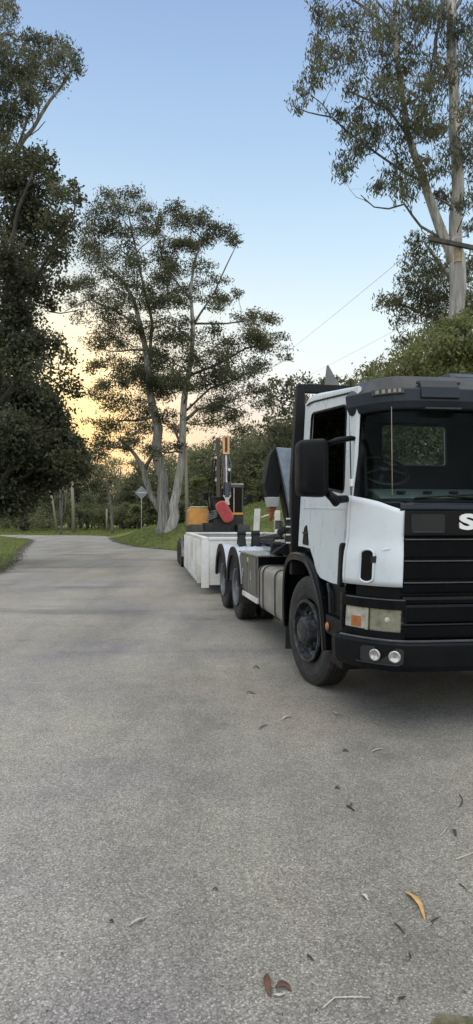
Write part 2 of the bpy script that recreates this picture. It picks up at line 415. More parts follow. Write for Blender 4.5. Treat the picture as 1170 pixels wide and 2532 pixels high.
# --- cab shell
cab = empty('cab', (0, 0, 0)); cab.parent = truck
def rz_edge(y): return 2.66 + (y + 1.0) * .115 - max(0, y - .25) ** 2 * .6
body = MB()
ysr = [-.93, -.88, -.8, -.7, -.4, -.1, .2, .35, .45, .51, .54]
rings = []
for y in ysr:
    e = rz_edge(y); drop = .0 if -1.0 <= y <= .45 else .05; ring = []
    for k in range(21):
        a = math.pi * k / 20; w = wz(e) + .006
        x = -w * math.copysign(abs(math.cos(a)) ** .35, math.cos(a)); z = e - .03 + (.035 + .07 * (y + 1.06) / 1.6 - drop * .6) * math.sin(a) ** .55
        ring.append((x, y, z))
    ring += [(wz(e) + .006, y, e - .05), (-wz(e) - .006, y, e - .05)]
    rings.append(ring)
body.sweep(rings)
roof = body.build('roof', WHITE, cab, smooth=True, bevel=.004)
for sg in (-1, 1):   # rain gutter
    g2 = MB(); g2.tube([(sg * (wz(rz_edge(y)) + .012), y, rz_edge(y) - .055) for y in ysr[1:-2]], .008, 6); g2.build('gutter', PLASTIC, roof)
win = [(-.80, 1.80), (.26, 1.92), (.27, 2.58), (.20, 2.62), (-.76, 2.52), (-.80, 2.46)]
win = rounded([(-.82, 1.80), (.28, 1.93), (.27, 2.635), (-.78, 2.535)], .07)
door_out = [(-.90, 1.04), (-.60, 1.035), (-.28, 1.05), (-.12, 1.11), (-.04, 1.20), (.10, 1.30), (.39, 1.31), (.39, 2.72), (.2, 2.745), (-.3, 2.69), (-.86, 2.62), (-.90, 2.55)]
rear_strip = [(.395, 1.31), (.54, 1.31), (.54, 2.74), (.395, 2.76)]
front_strip = [(-1.02, 1.76), (-.905, 1.76), (-.905, 2.60), (-.86, 2.632), (-.3, 2.70), (.2, 2.755), (.39, 2.73), (.39, 2.80), (-1.02, 2.64)]
for sg in (-1, 1):
    d = plate(door_out, [win], lambda y, z, sg=sg: (sg * (wz(z) + .004), y, z)).build('door', WHITE, cab, solid=.03 * (1 if sg > 0 else 1), bevel=.004)
    plate(rounded(win, .0001, 1)[::1], [], lambda y, z, sg=sg: (sg * (wz(z) - .014), y, z)).build('window', DGLASS, d)
    fr = MB(); fr.tube([(sg * (wz(z) + .003), y, z) for y, z in win], .012, 6, closed=True); fr.build('window_seal', PLASTIC, d)
    hs = rounded([(.14, 1.33), (.36, 1.335), (.33, 1.50), (.24, 1.535)], .03)
    h = plate(hs, [], lambda y, z, sg=sg: (sg * (wz(z) + .010), y, z)).build('handle', PLASTIC, d, solid=.02)
    MB().box(*sorted((sg * (wz(1.42) + .012), sg * (wz(1.42) + .026))), .18, .32, 1.44, 1.46).build('latch', DARKMETAL, h)
    plate(rear_strip, [], lambda y, z, sg=sg: (sg * (wz(z) + .002), y, z)).build('side_panel', WHITE, cab, solid=.03)
    plate(front_strip, [], lambda y, z, sg=sg: (sg * (wz(z) + .001), y, z)).build('pillar', WHITE, cab, solid=.03)
    # shoulder crease along the door
    cr_ = MB(); cr_.tube([(sg * (wz(1.66) + .004), -.89, 1.665), (sg * (wz(1.64) + .004), .38, 1.70)], .004, 5); cr_.build('door_crease', WHITE, d)
    # black strip in the gap between door and corner panel
    gp = plate(rounded([(-.965, 1.035), (-.895, 1.035), (-.895, 1.37), (-.965, 1.40)], .03), [], lambda y, z, sg=sg: (sg * (wz(z) + .050), y, z)).build('gap_strip', PLASTIC, cab, solid=.04)
    # white corner deflector
    cp = MB(); ss = [s * sg for s in srange(.775, 1.0, 14)]
    cp2 = []
    zs = [0, .12, .3, .5, .7, .9, 1]
    def cfn(s, v):
        a = abs(s); zt = 1.645 + (a - .775) / .225 * .125 * (1 if a > .9 else .6 + .4 * (a - .775) / .125)
        zb = 1.075 if a < .9 else 1.075 - .0 * a
        z = zb + (zt - zb) * v
        bulge = .022 * math.exp(-((z - 1.20) / .17) ** 4)
        return fp(s, z, .012 + bulge)
    cp.grid(cfn, ss, [i / 14 for i in range(15)])
    cp.grid(lambda y, v: (lambda p: (p[0], y, p[2]))(cfn(1.0 * sg, v)), [cfn(1.0, .5)[1], -.905], [i / 14 for i in range(15)])
    cpo = cp.build('corner_panel', WHITE, cab, solid=.02, smooth=True)
    # air slot with its lip
    sc, hw, z0s, z1s = .925, .022, 1.105, 1.345
    cap = []
    for k in range(13): a = math.pi * k / 12; cap.append((sc + hw * math.cos(a), z1s - .03 + .035 * math.sin(a)))
    for k in range(13): a = math.pi + math.pi * k / 12; cap.append((sc + hw * math.cos(a), z0s + .03 + .035 * math.sin(a)))
    plate(cap, [], lambda s, z, sg=sg: fp(s * sg, z, .045)).build('air_slot', BLACK, cpo)
    lip = MB(); lip.tube([fp(s * sg, z, .044) for s, z in cap], .009, 6, closed=True); lip.build('slot_lip', WHITE, cpo, smooth=True)
    fin = MB(); fin.sweep([[fp((sc - .052) * sg, 1.356, .032), fp((sc - .052) * sg, 1.348, .032), fp((sc - .052) * sg, 1.348, .042)],
                           [fp((.84) * sg, 1.365, .028), fp(.84 * sg, 1.36, .028), fp(.84 * sg, 1.36, .036)]]); fin.build('slot_fin', WHITE, cpo)
    # black windscreen pillar
    pil = MB(); pil.grid(lambda s, z, sg=sg: fp(s * sg, z, .006), srange(.95, 1.0, 3), [1.72, 1.9, 2.1, 2.3, 2.45, 2.6])
    pil.build('windscreen_pillar', BLACK, cab, solid=.03)
# rear wall with window, lining, floor, ceiling
rw = plate([(-1.16, 1.3), (1.16, 1.3), (1.10, 2.77), (-1.10, 2.77)], [rounded([(-.33, 2.15), (.40, 2.15), (.40, 2.575), (-.33, 2.575)], .05)], lambda x, z: (x, .545, z)).build('rear_wall', WHITE, cab, solid=.02)
lin = plate([(-1.15, 1.1), (1.15, 1.1), (1.09, 2.72), (-1.09, 2.72)], [rounded([(-.33, 2.15), (.40, 2.15), (.40, 2.575), (-.33, 2.575)], .05)], lambda x, z: (x, .50, z)).build('lining', INTERIOR, rw, solid=.02)
plate(rounded([(-.33, 2.15), (.40, 2.15), (.40, 2.575), (-.33, 2.575)], .05), [], lambda x, z: (x, .53, z)).build('rear_window', glassmat('rear glass', (.55, .66, .62), .5, .12), rw)
fr = MB(); fr.tube([(x, .49, z) for x, z in rounded([(-.33, 2.15), (.40, 2.15), (.40, 2.575), (-.33, 2.575)], .05)], .010, 6, closed=True); fr.build('window_frame', simple('grey seal', (.16, .19, .18), .6), rw)
MB().box(-1.14, 1.14, -1.3, .5, 1.25, 1.30).build('floor', INTERIOR, cab)
MB().box(-1.08, 1.08, -1.02, .5, 2.60, 2.62).build('headlining', INTERIOR, cab)
for x in (-.78, .78):
    st = MB().box(x - .25, x + .25, -.30, .15, 1.50, 1.66).box(x - .24, x + .24, .12, .26, 1.62, 2.12).build('seat', INTERIOR, cab, bevel=.04)
# dashboard with three round knobs
dm = MB(); dm.sweep([[(x, -1.33 + .04 * (x / 1.05) ** 4 * 2, 1.30), (x, -1.33 + .04 * (x / 1.05) ** 4 * 2, 1.745), (x, -1.10, 1.80), (x, -.92, 1.83), (x, -.86, 1.78), (x, -.84, 1.30)] for x in np.linspace(-1.05, 1.05, 9)])
dash = dm.build('dashboard', DASH, cab, bevel=.01)
for x in (-.86, -.64, -.42, .2, .6):
    kn = MB(); kn.lathe([(0, .001), (0, .034), (.012, .038), (.018, .028), (.02, .001)], (x, -1.19, 1.782), 16, 'z', closed=False); kn.build('vent_knob', PLASTIC, dash, smooth=True)
sw = MB(); cen = Vector((-.845, -.78, 1.99)); ax1 = Vector((1, 0, 0)); ax2 = Vector((0, .80, .60)).normalized()
sw.tube([cen + (ax1 * math.cos(a) + ax2 * math.sin(a)) * .215 for a in np.linspace(0, 2 * math.pi, 33)[:-1]], .015, 8, closed=True)
nrm = ax1.cross(ax2)
for a in (R(75), R(200), R(340)): sw.tube([cen + nrm * .03, cen + (ax1 * math.cos(a) + ax2 * math.sin(a)) * .21], .014, 6)
sw.cyl(cen + nrm * .01, cen + nrm * .05, .06, 14); sw.cyl(cen, cen - nrm * .35 if nrm.z > 0 else cen + nrm * .35, .03, 10)
sw.build('steering_wheel', simple('wheel rim', (.010, .010, .011), .5), cab, smooth=True)
# windscreen
ws = MB(); ws.grid(lambda s, z: fp(s, z, .0), srange(-.955, .955, 30), [1.72, 1.85, 2.0, 2.15, 2.3, 2.43])
wso = ws.build('windscreen', GLASS, cab, smooth=True)
sl = MB(); band(sl, rect(-.02, .006, 1.71, 1.735), -.93, .93); band(sl, rect(-.02, .008, 2.41, 2.45), -.93, .93); sl.build('windscreen_seal', BLACK, wso)
# wipers on the cowl
for x0, x1 in ((-.86, -.36), (-.16, .34), (.5, .98)):
    wp = MB(); wp.tube([fp(x0 / 1.2, 1.735, .03), fp((x0 + x1) / 2.4, 1.752, .035), fp(x1 / 1.2, 1.765, .03)], .007, 6)
    wp.tube([fp(x1 / 1.2, 1.735, .025), fp((x1 + x0) / 2.4, 1.75, .04)], .010, 6); wp.build('wiper', PLASTIC, cab)
# aerial in front of the windscreen
ae = MB(); ae.tube([(-1.02, -1.395, 1.86), (-1.015, -1.375, 2.42)], .0028, 6); ae.tube([(-1.02, -1.395, 1.76), (-1.02, -1.395, 1.86)], .002, 6)
ae.build('aerial', simple('chromed rod', (.32, .28, .22), .3, metal=.8), cab)
# cowl and black front
cw = MB(); band(cw, [(-.04, 1.64), (.014, 1.64), (.026, 1.655), (.020, 1.685), (-.01, 1.715), (-.04, 1.72)], -.80, .80)
cw.build('cowl', SLATE, cab, smooth=False, bevel=.003)
bk = MB(); band(bk, rect(-.09, -.03, .50, 1.70), -.98, .98); bk.build('front_backing', PLASTIC, cab)
tp = MB(); band(tp, [(-.03, 1.45), (.022, 1.45), (.030, 1.46), (.022, 1.64), (-.03, 1.64)], -.775, .775)
top_panel = tp.build('grille_top_panel', BLACK, cab, bevel=.004)
for sg in (-1, 1):   # recess with a grab handle at each end of the top panel
    rp = plate(rounded([(.53, 1.475), (.735, 1.475), (.745, 1.615), (.53, 1.615)], .02), [], lambda s, z, sg=sg: fp(s * sg, z, .0315)).build('grab_recess', INTERIOR, top_panel)
    gt = MB(); gt.tube([fp(sg * s, 1.482, .034) for s in (.54, .6, .66, .73)], .007, 6); gt.build('grab_handle', SLATE, rp)
def text_mesh(body_, size, ext, off, name):
    cu = bpy.data.curves.new(name, 'FONT'); cu.body = body_; cu.size = size; cu.extrude = ext; cu.offset = off; cu.align_x = 'CENTER'; cu.space_character = 1.12
    to = bpy.data.objects.new(name, cu); col.objects.link(to); dg = bpy.context.evaluated_depsgraph_get()
    me = bpy.data.meshes.new_from_object(to.evaluated_get(dg)); bpy.data.objects.remove(to); return me
me = text_mesh('SCANIA', .165, .006, .008, 'lettering'); me.materials.append(LETTER)
lo = bpy.data.objects.new('lettering', me); col.objects.link(lo); lo.parent = top_panel
LSX = 1.0 / max(abs(v.co.x) * 1.08 for v in me.vertices) * .545
for v in me.vertices:   # wrap the letters onto the curved panel
    x, z, d = v.co.x * 1.08, v.co.y, v.co.z
    p = fp(x * LSX / wz(1.55), 1.508 + z * .92, .032 + d); v.co = (p[0], p[1], p[2])
for z0, z1 in ((1.295, 1.437), (1.135, 1.278), (1.03, 1.118)):   # grille slats: lipped top edge, face leaning back
    sm = MB(); band(sm, [(-.03, z0), (-.004, z0), (.016, z1 - .022), (.030, z1 - .012), (.030, z1 - .004), (.022, z1), (-.03, z1)], -.772, .772)
    so_ = sm.build('grille_slat', BLACK, cab, bevel=.003)
    e_ = MB(); band(e_, rect(.026, .034, z1 - .012, z1 - .004), -.770, .770); e_.build('slat_highlight', EDGE, so_)  # strip paints a highlight along the slat's top edge
# steel mesh behind the slats is dark; lower front: bumper with two lower slats
lm = MB(); band(lm, [(-.03, .955), (.034, .955), (.05, .985), (.04, 1.005), (-.03, 1.01)], -.775, .775); band(lm, [(-.03, .815), (.02, .815), (.04, .93), (.03, .95), (-.03, .95)], -.775, .775)
band(lm, [(-.03, .70), (.030, .70), (.045, .79), (.055, .80), (.045, .81), (-.03, .812)], -.775, .775)
lm.build('lower_grille', BLACK, cab, bevel=.003)
bm = MB(); band(bm, [(-.12, .46), (.045, .455), (.075, .50), (.085, .60), (.088, .655), (.075, .675), (.03, .685), (-.12, .685)], -1, 1, 30, tail=-.93)
bumper = bm.build('bumper', PLASTIC, truck, bevel=.006)
eg = MB(); band(eg, [(.06, .684), (.078, .678), (.082, .686), (.066, .693)], -.99, .99); eg.build('bumper_highlight', EDGE, bumper)  # thin strip painted as the highlight on the bumper top
for sg in (-1, 1):
    hp = MB(); ring = lambda a, b, z0, z1, o=.045: band(hp, rect(-.04, o, z0, z1), *(sorted((sg * a, sg * b))), 8, tail=None)
    ring(.755, 1.0, .908, .99); ring(.755, 1.0, .69, .742, .035); ring(.993, 1.0, .735, .925, .04); ring(.748, .760, .735, .925, .04)
    hpo = hp.build('headlight_surround', BLACK, truck, bevel=.004)
    eg = MB(); band(eg, rect(.043, .050, .978, .986), *sorted((sg * .76, sg * .985))); eg.build('surround_highlight', EDGE, hpo)  # painted highlight line near the top of the surround
    side = MB().box(*sorted((sg * 1.19, sg * 1.262)), -.99, -.91, .69, .99); side.build('surround_end', BLACK, hpo, bevel=.006)
    rf = MB(); band(rf, rect(-.03, .012, .744, .906), *sorted((sg * .762, sg * .912)), 8)
    hl = rf.build('headlight', REFLECT, truck)
    ln = MB(); band(ln, rect(.026, .034, .744, .906), *sorted((sg * .762, sg * .915)), 8); ln.build('lens', LENS, hl, bevel=.003)
    rb = MB()
    p = fp(sg * .84, .83, .012); rb.lathe([(-.012, .001), (-.012, .012), (-.004, .020), (.006, .022)], p, 16, 'y', closed=False); rb.build('bulb', LETTER, hl)
    dv = MB(); band(dv, rect(-.01, .036, .743, .907), *sorted((sg * .915, sg * .925)), 1); dv.build('divider', simple('lamp trim', (.30, .29, .25), .4), hl)
    ind = MB(); band(ind, rect(-.02, .030, .755, .836), *sorted((sg * .940, sg * .972)), 4); io = ind.build('indicator', AMBER, truck, bevel=.004)
    il = MB(); band(il, rect(-.02, .026, .744, .906), *sorted((sg * .926, sg * .992)), 4); il.build('clear_lens', REFLECT, io, bevel=.004)
    # fog lamp pair sunk in the bumper
    fr = MB(); s0, s1 = .765, .925
    outl = rounded([(s0, .515), (s1, .515), (s1, .635), (s0, .635)], .022)
    fo = plate(outl, [], lambda s, z, sg=sg: fp(s * sg, z, .094)).build('fog_lamp_panel', simple('lamp recess', (.012, .012, .012), .5), bumper)
    tr = MB(); tr.tube([fp(sg * s, .512, .098) for s in np.linspace(.785, .935, 8)], .006, 6); tr.build('trim', SLATE, fo)
    for s in (.805, .878):
        c = Vector(fp(sg * s, .575, .096)); t = Vector(fp(sg * (s + .01), .575, .096)) - Vector(fp(sg * (s - .01), .575, .096)); nn = Vector((t.y, -t.x, 0)).normalized()
        if nn.y > 0: nn = -nn
        fl = MB()
        def ringp(r, h, k, seg=20):
            a = 2 * math.pi * k / seg; return c + nn * h + t.normalized() * r * math.cos(a) + Vector((0, 0, 1)) * r * math.sin(a)
        fl.sweep([[ringp(r, h, k) for k in range(20)] for r, h in ((.044, .0), (.044, .012), (.036, .014), (.026, .006), (.010, .002))])
        fl.build('fog_lamp', simple('fog lamp', (.5, .5, .5), .2, metal=.6, var=.4, scale=40), bumper, smooth=True)
# sun visor
vs_ = MB(); band(vs_, [(-.36, 2.72), (-.04, 2.700), (.085, 2.575), (.075, 2.48), (.05, 2.425), (.03, 2.415), (-.02, 2.42), (-.04, 2.60), (-.36, 2.65)], -.985, .985, 34)
visor = vs_.build('sun_visor', SLATE, cab, bevel=.03)
for s0, s1 in ((-.90, -.76), (-.29, -.12), (.12, .29), (.76, .90)):
    mk = MB(); band(mk, rect(.05, .098, 2.535, 2.585), s0, s1, 4)
    mo = mk.build('marker_lamp', simple('lamp housing', (.03, .03, .03), .3), visor, bevel=.003)
    for k in range(5):
        b_ = MB(); w_ = (s1 - s0) / 6; a_ = s0 + (s1 - s0) * (k + .6) / 5.9
        band(b_, rect(.096, .103, 2.545, 2.575), a_, a_ + w_ * .55, 1); b_.build('lamp_cell', simple('lamp cell', (.22, .20, .16), .3), mo)
sp = MB(); band(sp, [(.05, 2.50), (.100, 2.50), (.097, 2.585), (.062, 2.65), (.04, 2.64)], -.66, -.40, 4); sp.build('visor_hatch', SLATE, visor, bevel=.006)
sb2 = MB(); band(sb2, rect(.03, .10, 2.412, 2.425), -.64, -.40, 4); sb2.build('visor_plate', DARKMETAL, visor)
for s in (-.67, -.39):
    bo = MB(); p = fp(s, 2.625, .065); bo.lathe([(0, .001), (0, .014), (-.012, .012), (-.014, .001)], p, 10, 'y', closed=False); bo.build('bolt', DARKMETAL, visor)
# roof air unit / beacon housing
ru = MB(); ru.sweep([[(x, -1.04 + d, 2.70), (x, -1.06 + d, 2.74), (x, -.92, 2.80 - d), (x, -.55, 2.83 - d), (x, -.40, 2.80), (x, -.40, 2.68)] for x, d in ((-.34, .05), (-.31, .0), (.31, .0), (.34, .05))])
ruo = ru.build('roof_hatch_cover', SLATE, cab, bevel=.012)
hk = MB(); hk.tube([(-.16, -1.07, 2.70), (-.15, -1.09, 2.73), (-.12, -1.09, 2.73), (-.10, -1.07, 2.69)], .006, 6); hk.build('cable', LETTER, ruo)
# mirrors
for sg in (-1, 1):
    mir = MB(); rings = []
    for t, sc_ in ((-1.10, .62), (-1.085, .86), (-1.05, .97), (-1.0, 1.0), (-.95, .98), (-.925, .92)):
        pts2 = rounded([(-.125, -.225), (.125, -.235), (.125, .235), (-.125, .215)], .06, 5)
        rings.append([(sg * (1.525 - p[0] * sc_ * (1)), t, 1.985 + p[1] * (sc_ * .35 + .65)) for p in pts2])
    mir.sweep(rings); mo = mir.build('mirror', PLASTIC, truck, smooth=True, bevel=.0)
    mg = MB(); mg.box(*sorted((sg * 1.43, sg * 1.62)), -.926, -.920, 1.80, 2.17); mg.build('mirror_glass', SILVER, mo)
    arm = MB(); arm.tube([(sg * 1.40, -1.02, 2.175), (sg * 1.32, -1.03, 2.205), (sg * 1.20, -1.02, 2.225), (sg * 1.165, -1.0, 2.225)], [.020, .024, .022, .018], 8)
    arm.build('mirror_arm', PLASTIC, mo, smooth=True); arm = MB()
    arm.tube([(sg * 1.42, -1.02, 1.80), (sg * 1.37, -1.03, 1.755), (sg * 1.32, -1.0, 1.735), (sg * 1.22, -.95, 1.745)], [.026, .034, .036, .03], 8)
    arm.tube([(sg * 1.40, -1.04, 1.80), (sg * 1.355, -1.05, 1.73), (sg * 1.33, -1.03, 1.70)], [.02, .035, .03], 8)
    arm.build('mirror_arm', PLASTIC, mo, smooth=True)
    cl = MB().box(*sorted((sg * 1.185, sg * 1.215)), -1.03, -.985, 1.84, 1.90); cl.build('clamp', LETTER, mo, bevel=.004)
# --- wheels
def tyre_prof(w, r):
    h = w / 2; t = r - .012
    p = [(-h * .78, .30), (-h * .96, .35), (-h * 1.03, .42), (-h * .98, r - .05), (-h * .86, r - .012), (-h * .72, r)]
    for k in (-.45, -.15, .15, .45): p += [(h * (k - .035), r), (h * (k - .03), t), (h * (k + .03), t), (h * (k + .035), r)]
    p += [(h * .72, r), (h * .86, r - .012), (h * .98, r - .05), (h * 1.03, .42), (h * .96, .35), (h * .78, .30)]
    return p
WR = .52
def wheel(y, x, w, front, dual=False):
    sg = -1 if x < 0 else 1
    tm = MB(); tm.lathe(tyre_prof(w, WR), (0, 0, 0), 64)
    if dual: tm.lathe(tyre_prof(w, WR), (-sg * .34, 0, 0), 64)
    t = tm.build('wheel', RUBBER, truck, loc=(x, y, WR - .004), smooth=False, rz=R(8) if front else 0)
    o = sg
    if front: prof = [(.13, .30), (.15, .295), (.145, .27), (.06, .255), (.03, .22), (.06, .205), (.085, .15), (.10, .145), (.165, .13), (.19, .10), (.195, .001)]
    else: prof = [(.13, .30), (.15, .295), (.14, .27), (-.02, .25), (-.05, .16), (-.05, .15), (.10, .13), (.13, .09), (.135, .001)]
    rm = MB(); rm.lathe([(o * a, r) for a, r in prof], (0, 0, 0), 40, closed=False); rm.lathe([(-o * .13, .30), (-o * .13, .26), (o * .0, .25), (o * .0, .2), (o * .0, .001)], (0, 0, 0), 24, closed=False)
    for k in range(10):
        a = 2 * math.pi * k / 10; yy_, zz_ = .178 * math.cos(a), .178 * math.sin(a); bx = .075 if front else -.05
        rm.cyl((o * bx, yy_, zz_), (o * (bx + .045), yy_, zz_), .017, 6)
    ro = rm.build('rim', HUBM if front else simple('rear rim', (.19, .21, .24), .4, metal=.4, var=.3, dirt=(.05, .05, .05)), t, smooth=False)
    return t
for sg in (-1, 1):
    wheel(.12, sg * 1.125, .25, True)
    wheel(4.35, sg * 1.09, .27, False, True); wheel(5.75, sg * 1.09, .27, False, True)
# front wheel arches
for sg in (-1, 1):
    path = [(.99, .42), (1.01, .70), (.97, .98), (.84, 1.15), (.60, 1.225), (.20, 1.225), (-.02, 1.16), (-.22, 1.02), (-.38, .84), (-.46, .62), (-.50, .44)]
    # smooth the path
    pp = []
    for i in range(len(path) - 1):
        p0 = Vector(path[max(i - 1, 0)]); p1 = Vector(path[i]); p2 = Vector(path[i + 1]); p3 = Vector(path[min(i + 2, len(path) - 1)])
        for k in range(5):
            t = k / 5; pp.append(.5 * ((2 * p1) + (-p0 + p2) * t + (2 * p0 - 5 * p1 + 4 * p2 - p3) * t * t + (-p0 + 3 * p1 - 3 * p2 + p3) * t ** 3))
    pp.append(Vector(path[-1]))
    fm = MB(); rings = []
    for i, p in enumerate(pp):
        t = (pp[min(i + 1, len(pp) - 1)] - pp[max(i - 1, 0)]).normalized(); nrm2 = Vector((t.y, -t.x))
        if (p - Vector((.2, .5))).dot(nrm2) < 0: nrm2 = -nrm2
        prof = [(1.275, -.06), (1.28, .0), (1.262, .022), (1.10, .028), (.80, .028), (.80, .0), (1.20, .0), (1.25, -.06)]
        rings.append([(sg * a, p.x + nrm2.x * b, p.y + nrm2.y * b) for a, b in prof])
    fm.sweep(rings); fo = fm.build('front_mudguard', BLACK, truck, bevel=.006, smooth=True)
    MB().box(*sorted((sg * .85, sg * 1.25)), .965, .98, .17, .45).build('mud_flap', RUBBER, fo)
    # entry step and panel between arch and bumper
    st = MB().box(*sorted((sg * 1.0, sg * 1.262)), -.93, -.52, .60, .76).box(*sorted((sg * 1.0, sg * 1.24)), -.90, -.55, .36, .44)
    st.box(*sorted((sg * .95, sg * 1.20)), -.93, -.50, .44, .60).box(*sorted((sg * 1.0, sg * 1.215)), -.90, -.48, .76, 1.03)
    so = st.build('entry_step', PLASTIC, truck, bevel=.01)
    for k in range(5): pass
    tb = MB(); tb.tube([(sg * 1.24, -.60, .78), (sg * 1.24, -.58, .95), (sg * 1.23, -.50, 1.02)], .018, 6); tb.build('step_rail', DARKMETAL, so)
    am = MB(); am.lathe([(0, .001), (0, .038), (sg * .014, .036), (sg * .022, .02), (sg * .024, .001)], (sg * 1.264, -.60, .665), 18, 'x', closed=False); am.build('side_marker', AMBER, truck, smooth=True)
# --- chassis
ch = MB()
for sg in (-1, 1): ch.box(*sorted((sg * .38, sg * .46)), -1.2, 7.1, .72, .98)
for y in (-1.1, .6, 1.8, 3.2, 4.0, 5.05, 6.2, 7.02): ch.box(-.38, .38, y, y + .08, .76, .94)
for y in (0, 4.35, 5.75): ch.tube([(-.95, y, .5), (.95, y, .5)], .075, 10)
for y in (4.35, 5.75): ch.lathe([(-.2, .001), (-.16, .17), (.16, .17), (.2, .001)], (0, y, .52), 16, 'x', closed=False)
ch.box(-.45, .45, -1.25, .5, .55, 1.22)    # engine block under the cab
for sg in (-1, 1):
    ch.box(*sorted((sg * .46, sg * 1.15)), 6.9, 6.98, .62, .86)      # rear under-run bar
truck_ch = ch.build('chassis', DARKMETAL, truck, bevel=.008)
# boxes added under the truck so daylight does not pass straight through
MB().box(-.9, .9, -1.2, -.75, .42, .75).box(-.80, .80, .70, 1.1, .42, 1.0).box(-.5, .5, -.74, .69, .34, .54).box(-.42, .42, 1.12, 3.4, .40, .72).build('underside_light_block', DARKMETAL, truck)
# fuel tank with straps
for sg in (-1,):
    tk = MB(); tp_ = rounded([(sg * 1.235, .40), (sg * 1.235, .985), (sg * .60, .985), (sg * .60, .40)], .11, 6)
    tk.prism(tp_, 'y', 1.18, 2.55); tank = tk.build('fuel_tank', TANKM, truck, bevel=.025)
    for y in (1.52, 2.20, 2.42):
        s_ = MB(); tp2 = rounded([(sg * 1.242, .393), (sg * 1.242, .992), (sg * .593, .992), (sg * .593, .393)], .113, 6); s_.prism(tp2, 'y', y, y + .045); s_.build('strap', DARKMETAL, tank)
    for y in (1.35, 1.72, 1.86, 2.02):
        s_ = MB(); tp2 = rounded([(sg * 1.240, .42), (sg * 1.240, .965), (sg * .63, .965), (sg * .63, .42)], .10, 6); s_.prism(tp2, 'y', y, y + .05); s_.build('rib', TANKM, tank, bevel=.008)
    cp_ = MB(); cp_.lathe([(0, .001), (0, .05), (.03, .05), (.045, .03), (.045, .001)], (-1.0, 1.62, .985), 16, 'z', closed=False); cp_.build('filler_cap', PLASTIC, tank)
# toolbox
tb = MB().box(-1.23, -.52, 2.62, 3.95, .53, 1.085); tbo = tb.build('toolbox', BOXM, truck, bevel=.008)
MB().box(-1.25, -.50, 2.55, 3.97, 1.087, 1.112).build('lid', LIDM, tbo, bevel=.006)
MB().box(-1.215, -.55, 2.600, 2.618, .56, 1.08).build('front_plate', BLACK, tbo)
MB().box(-1.245, -1.15, 2.60, 3.97, .455, .528).build('sill', TRAYWHITE, tbo, bevel=.006)
for y in (2.68, 3.32):
    dd = MB().box(-1.242, -1.231, y, y + .60, .56, 1.06).build('door', BOXM, tbo, bevel=.004)
    MB().box(-1.256, -1.243, y + .27, y + .33, .74, .86).build('latch', SILVER, dd, bevel=.003)
MB().box(-1.246, -1.2421, 3.22, 3.30, .98, 1.05).build('sticker', simple('yellow sticker', (.5, .45, .08), .5), tbo)
MB().box(.55, 1.2, 1.2, 3.9, .45, 1.05).build('battery_box', BOXM, truck, bevel=.02)
# rear mudguards: half drums over each pair of wheels
for sg in (-1, 1):
    for y in (4.35, 5.75):
        gm = MB(); RR = .625; a0, a1 = R(4), R(176)
        def arcpt(a, r): return (y + r * math.cos(a), .53 + r * math.sin(a))
        n = 28; rings = []
        for k in range(n + 1):
            a = a0 + (a1 - a0) * k / n
            o_, i_ = arcpt(a, RR), arcpt(a, RR - .02)
            rings.append([(sg * 1.27, *o_), (sg * .52, *o_), (sg * .52, *i_), (sg * 1.27, *i_)])
        gm.sweep(rings); go = gm.build('rear_mudguard', GREYPAINT, truck, bevel=.004, smooth=True)
        rb = MB()
        for x in (1.10, .93, .76, .60):
            rings = []
            for k in range(n + 1):
                a = a0 + (a1 - a0) * k / n; o_, i_ = arcpt(a, RR + .010), arcpt(a, RR - .01)
                rings.append([(sg * x, *o_), (sg * (x - .022), *o_), (sg * (x - .022), *i_), (sg * x, *i_)])
            rb.sweep(rings)
        rb.build('rib', GREYPAINT, go)
        vl = MB(); rings = []
        for k in range(n + 1):
            a = a0 + (a1 - a0) * k / n; o_, i_ = arcpt(a, RR + .006), arcpt(a, RR - .13)
            rings.append([(sg * 1.295, *o_), (sg * 1.262, *o_), (sg * 1.262, *i_), (sg * 1.295, *i_)])
        vl.sweep(rings); vl.build('valance', PLASTIC, go, bevel=.004)
        # brackets / flap in front of each
        MB().box(*sorted((sg * .60, sg * 1.29)), y - .645, y - .63, .33, .62).build('flap', RUBBER, go)
        MB().box(*sorted((sg * .46, sg * 1.2)), y - .03, y + .03, .95, 1.0).build('bracket', DARKMETAL, go)
# --- head frame behind the cab
hf = MB()
for sg in (-1, 1): hf.sweep([[(sg * 1.10, y0, z), (sg * 1.25, y0, z), (sg * 1.25, y0 + .10, z), (sg * 1.10, y0 + .10, z)] for y0, z in ((.70, 1.0), (.70, 2.0))])
for sg in (-1, 1): hf.sweep([[(sg * a, y0, z), (sg * b, y0, z), (sg * b, y0 + .10, z), (sg * a, y0 + .10, z)] for a, b, y0, z in ((1.10, 1.25, .70, 2.0), (1.095, 1.175, .72, 3.02))])
hf.box(-1.17, 1.17, .725, .80, 2.94, 3.03); hf.box(-1.12, 1.12, .74, .78, 1.02, 1.12)
for z in (1.35, 1.6, 1.85, 2.1, 2.35, 2.6): hf.box(-1.11, -1.02, .73, .79, z, z + .03); hf.box(1.02, 1.11, .73, .79, z, z + .03)
hfo = hf.build('head_frame', ARMBLACK, truck, bevel=.006)
fn_ = MB().prism([(-.86, 3.03), (-.70, 3.03), (-.74, 3.09), (-.835, 3.25)], 'y', .73, .79).build('deflector_fin', simple('grey fin', (.16, .16, .155), .5), hfo, bevel=.003)
for k in range(7):
    hs = MB(); x = -.95 + k * .055; hs.tube([(x, .86, 1.35), (x + .02, .95, 1.20), (x - .05, 1.1, 1.08), (x, 1.6, 1.02)], .012, 6); hs.build('hose', PLASTIC, hfo)
for k in range(4):
    MB().box(-1.29, -1.245, .745, .78, 1.33 + k * .085, 1.345 + k * .085).build('lashing_point', LETTER, hfo)
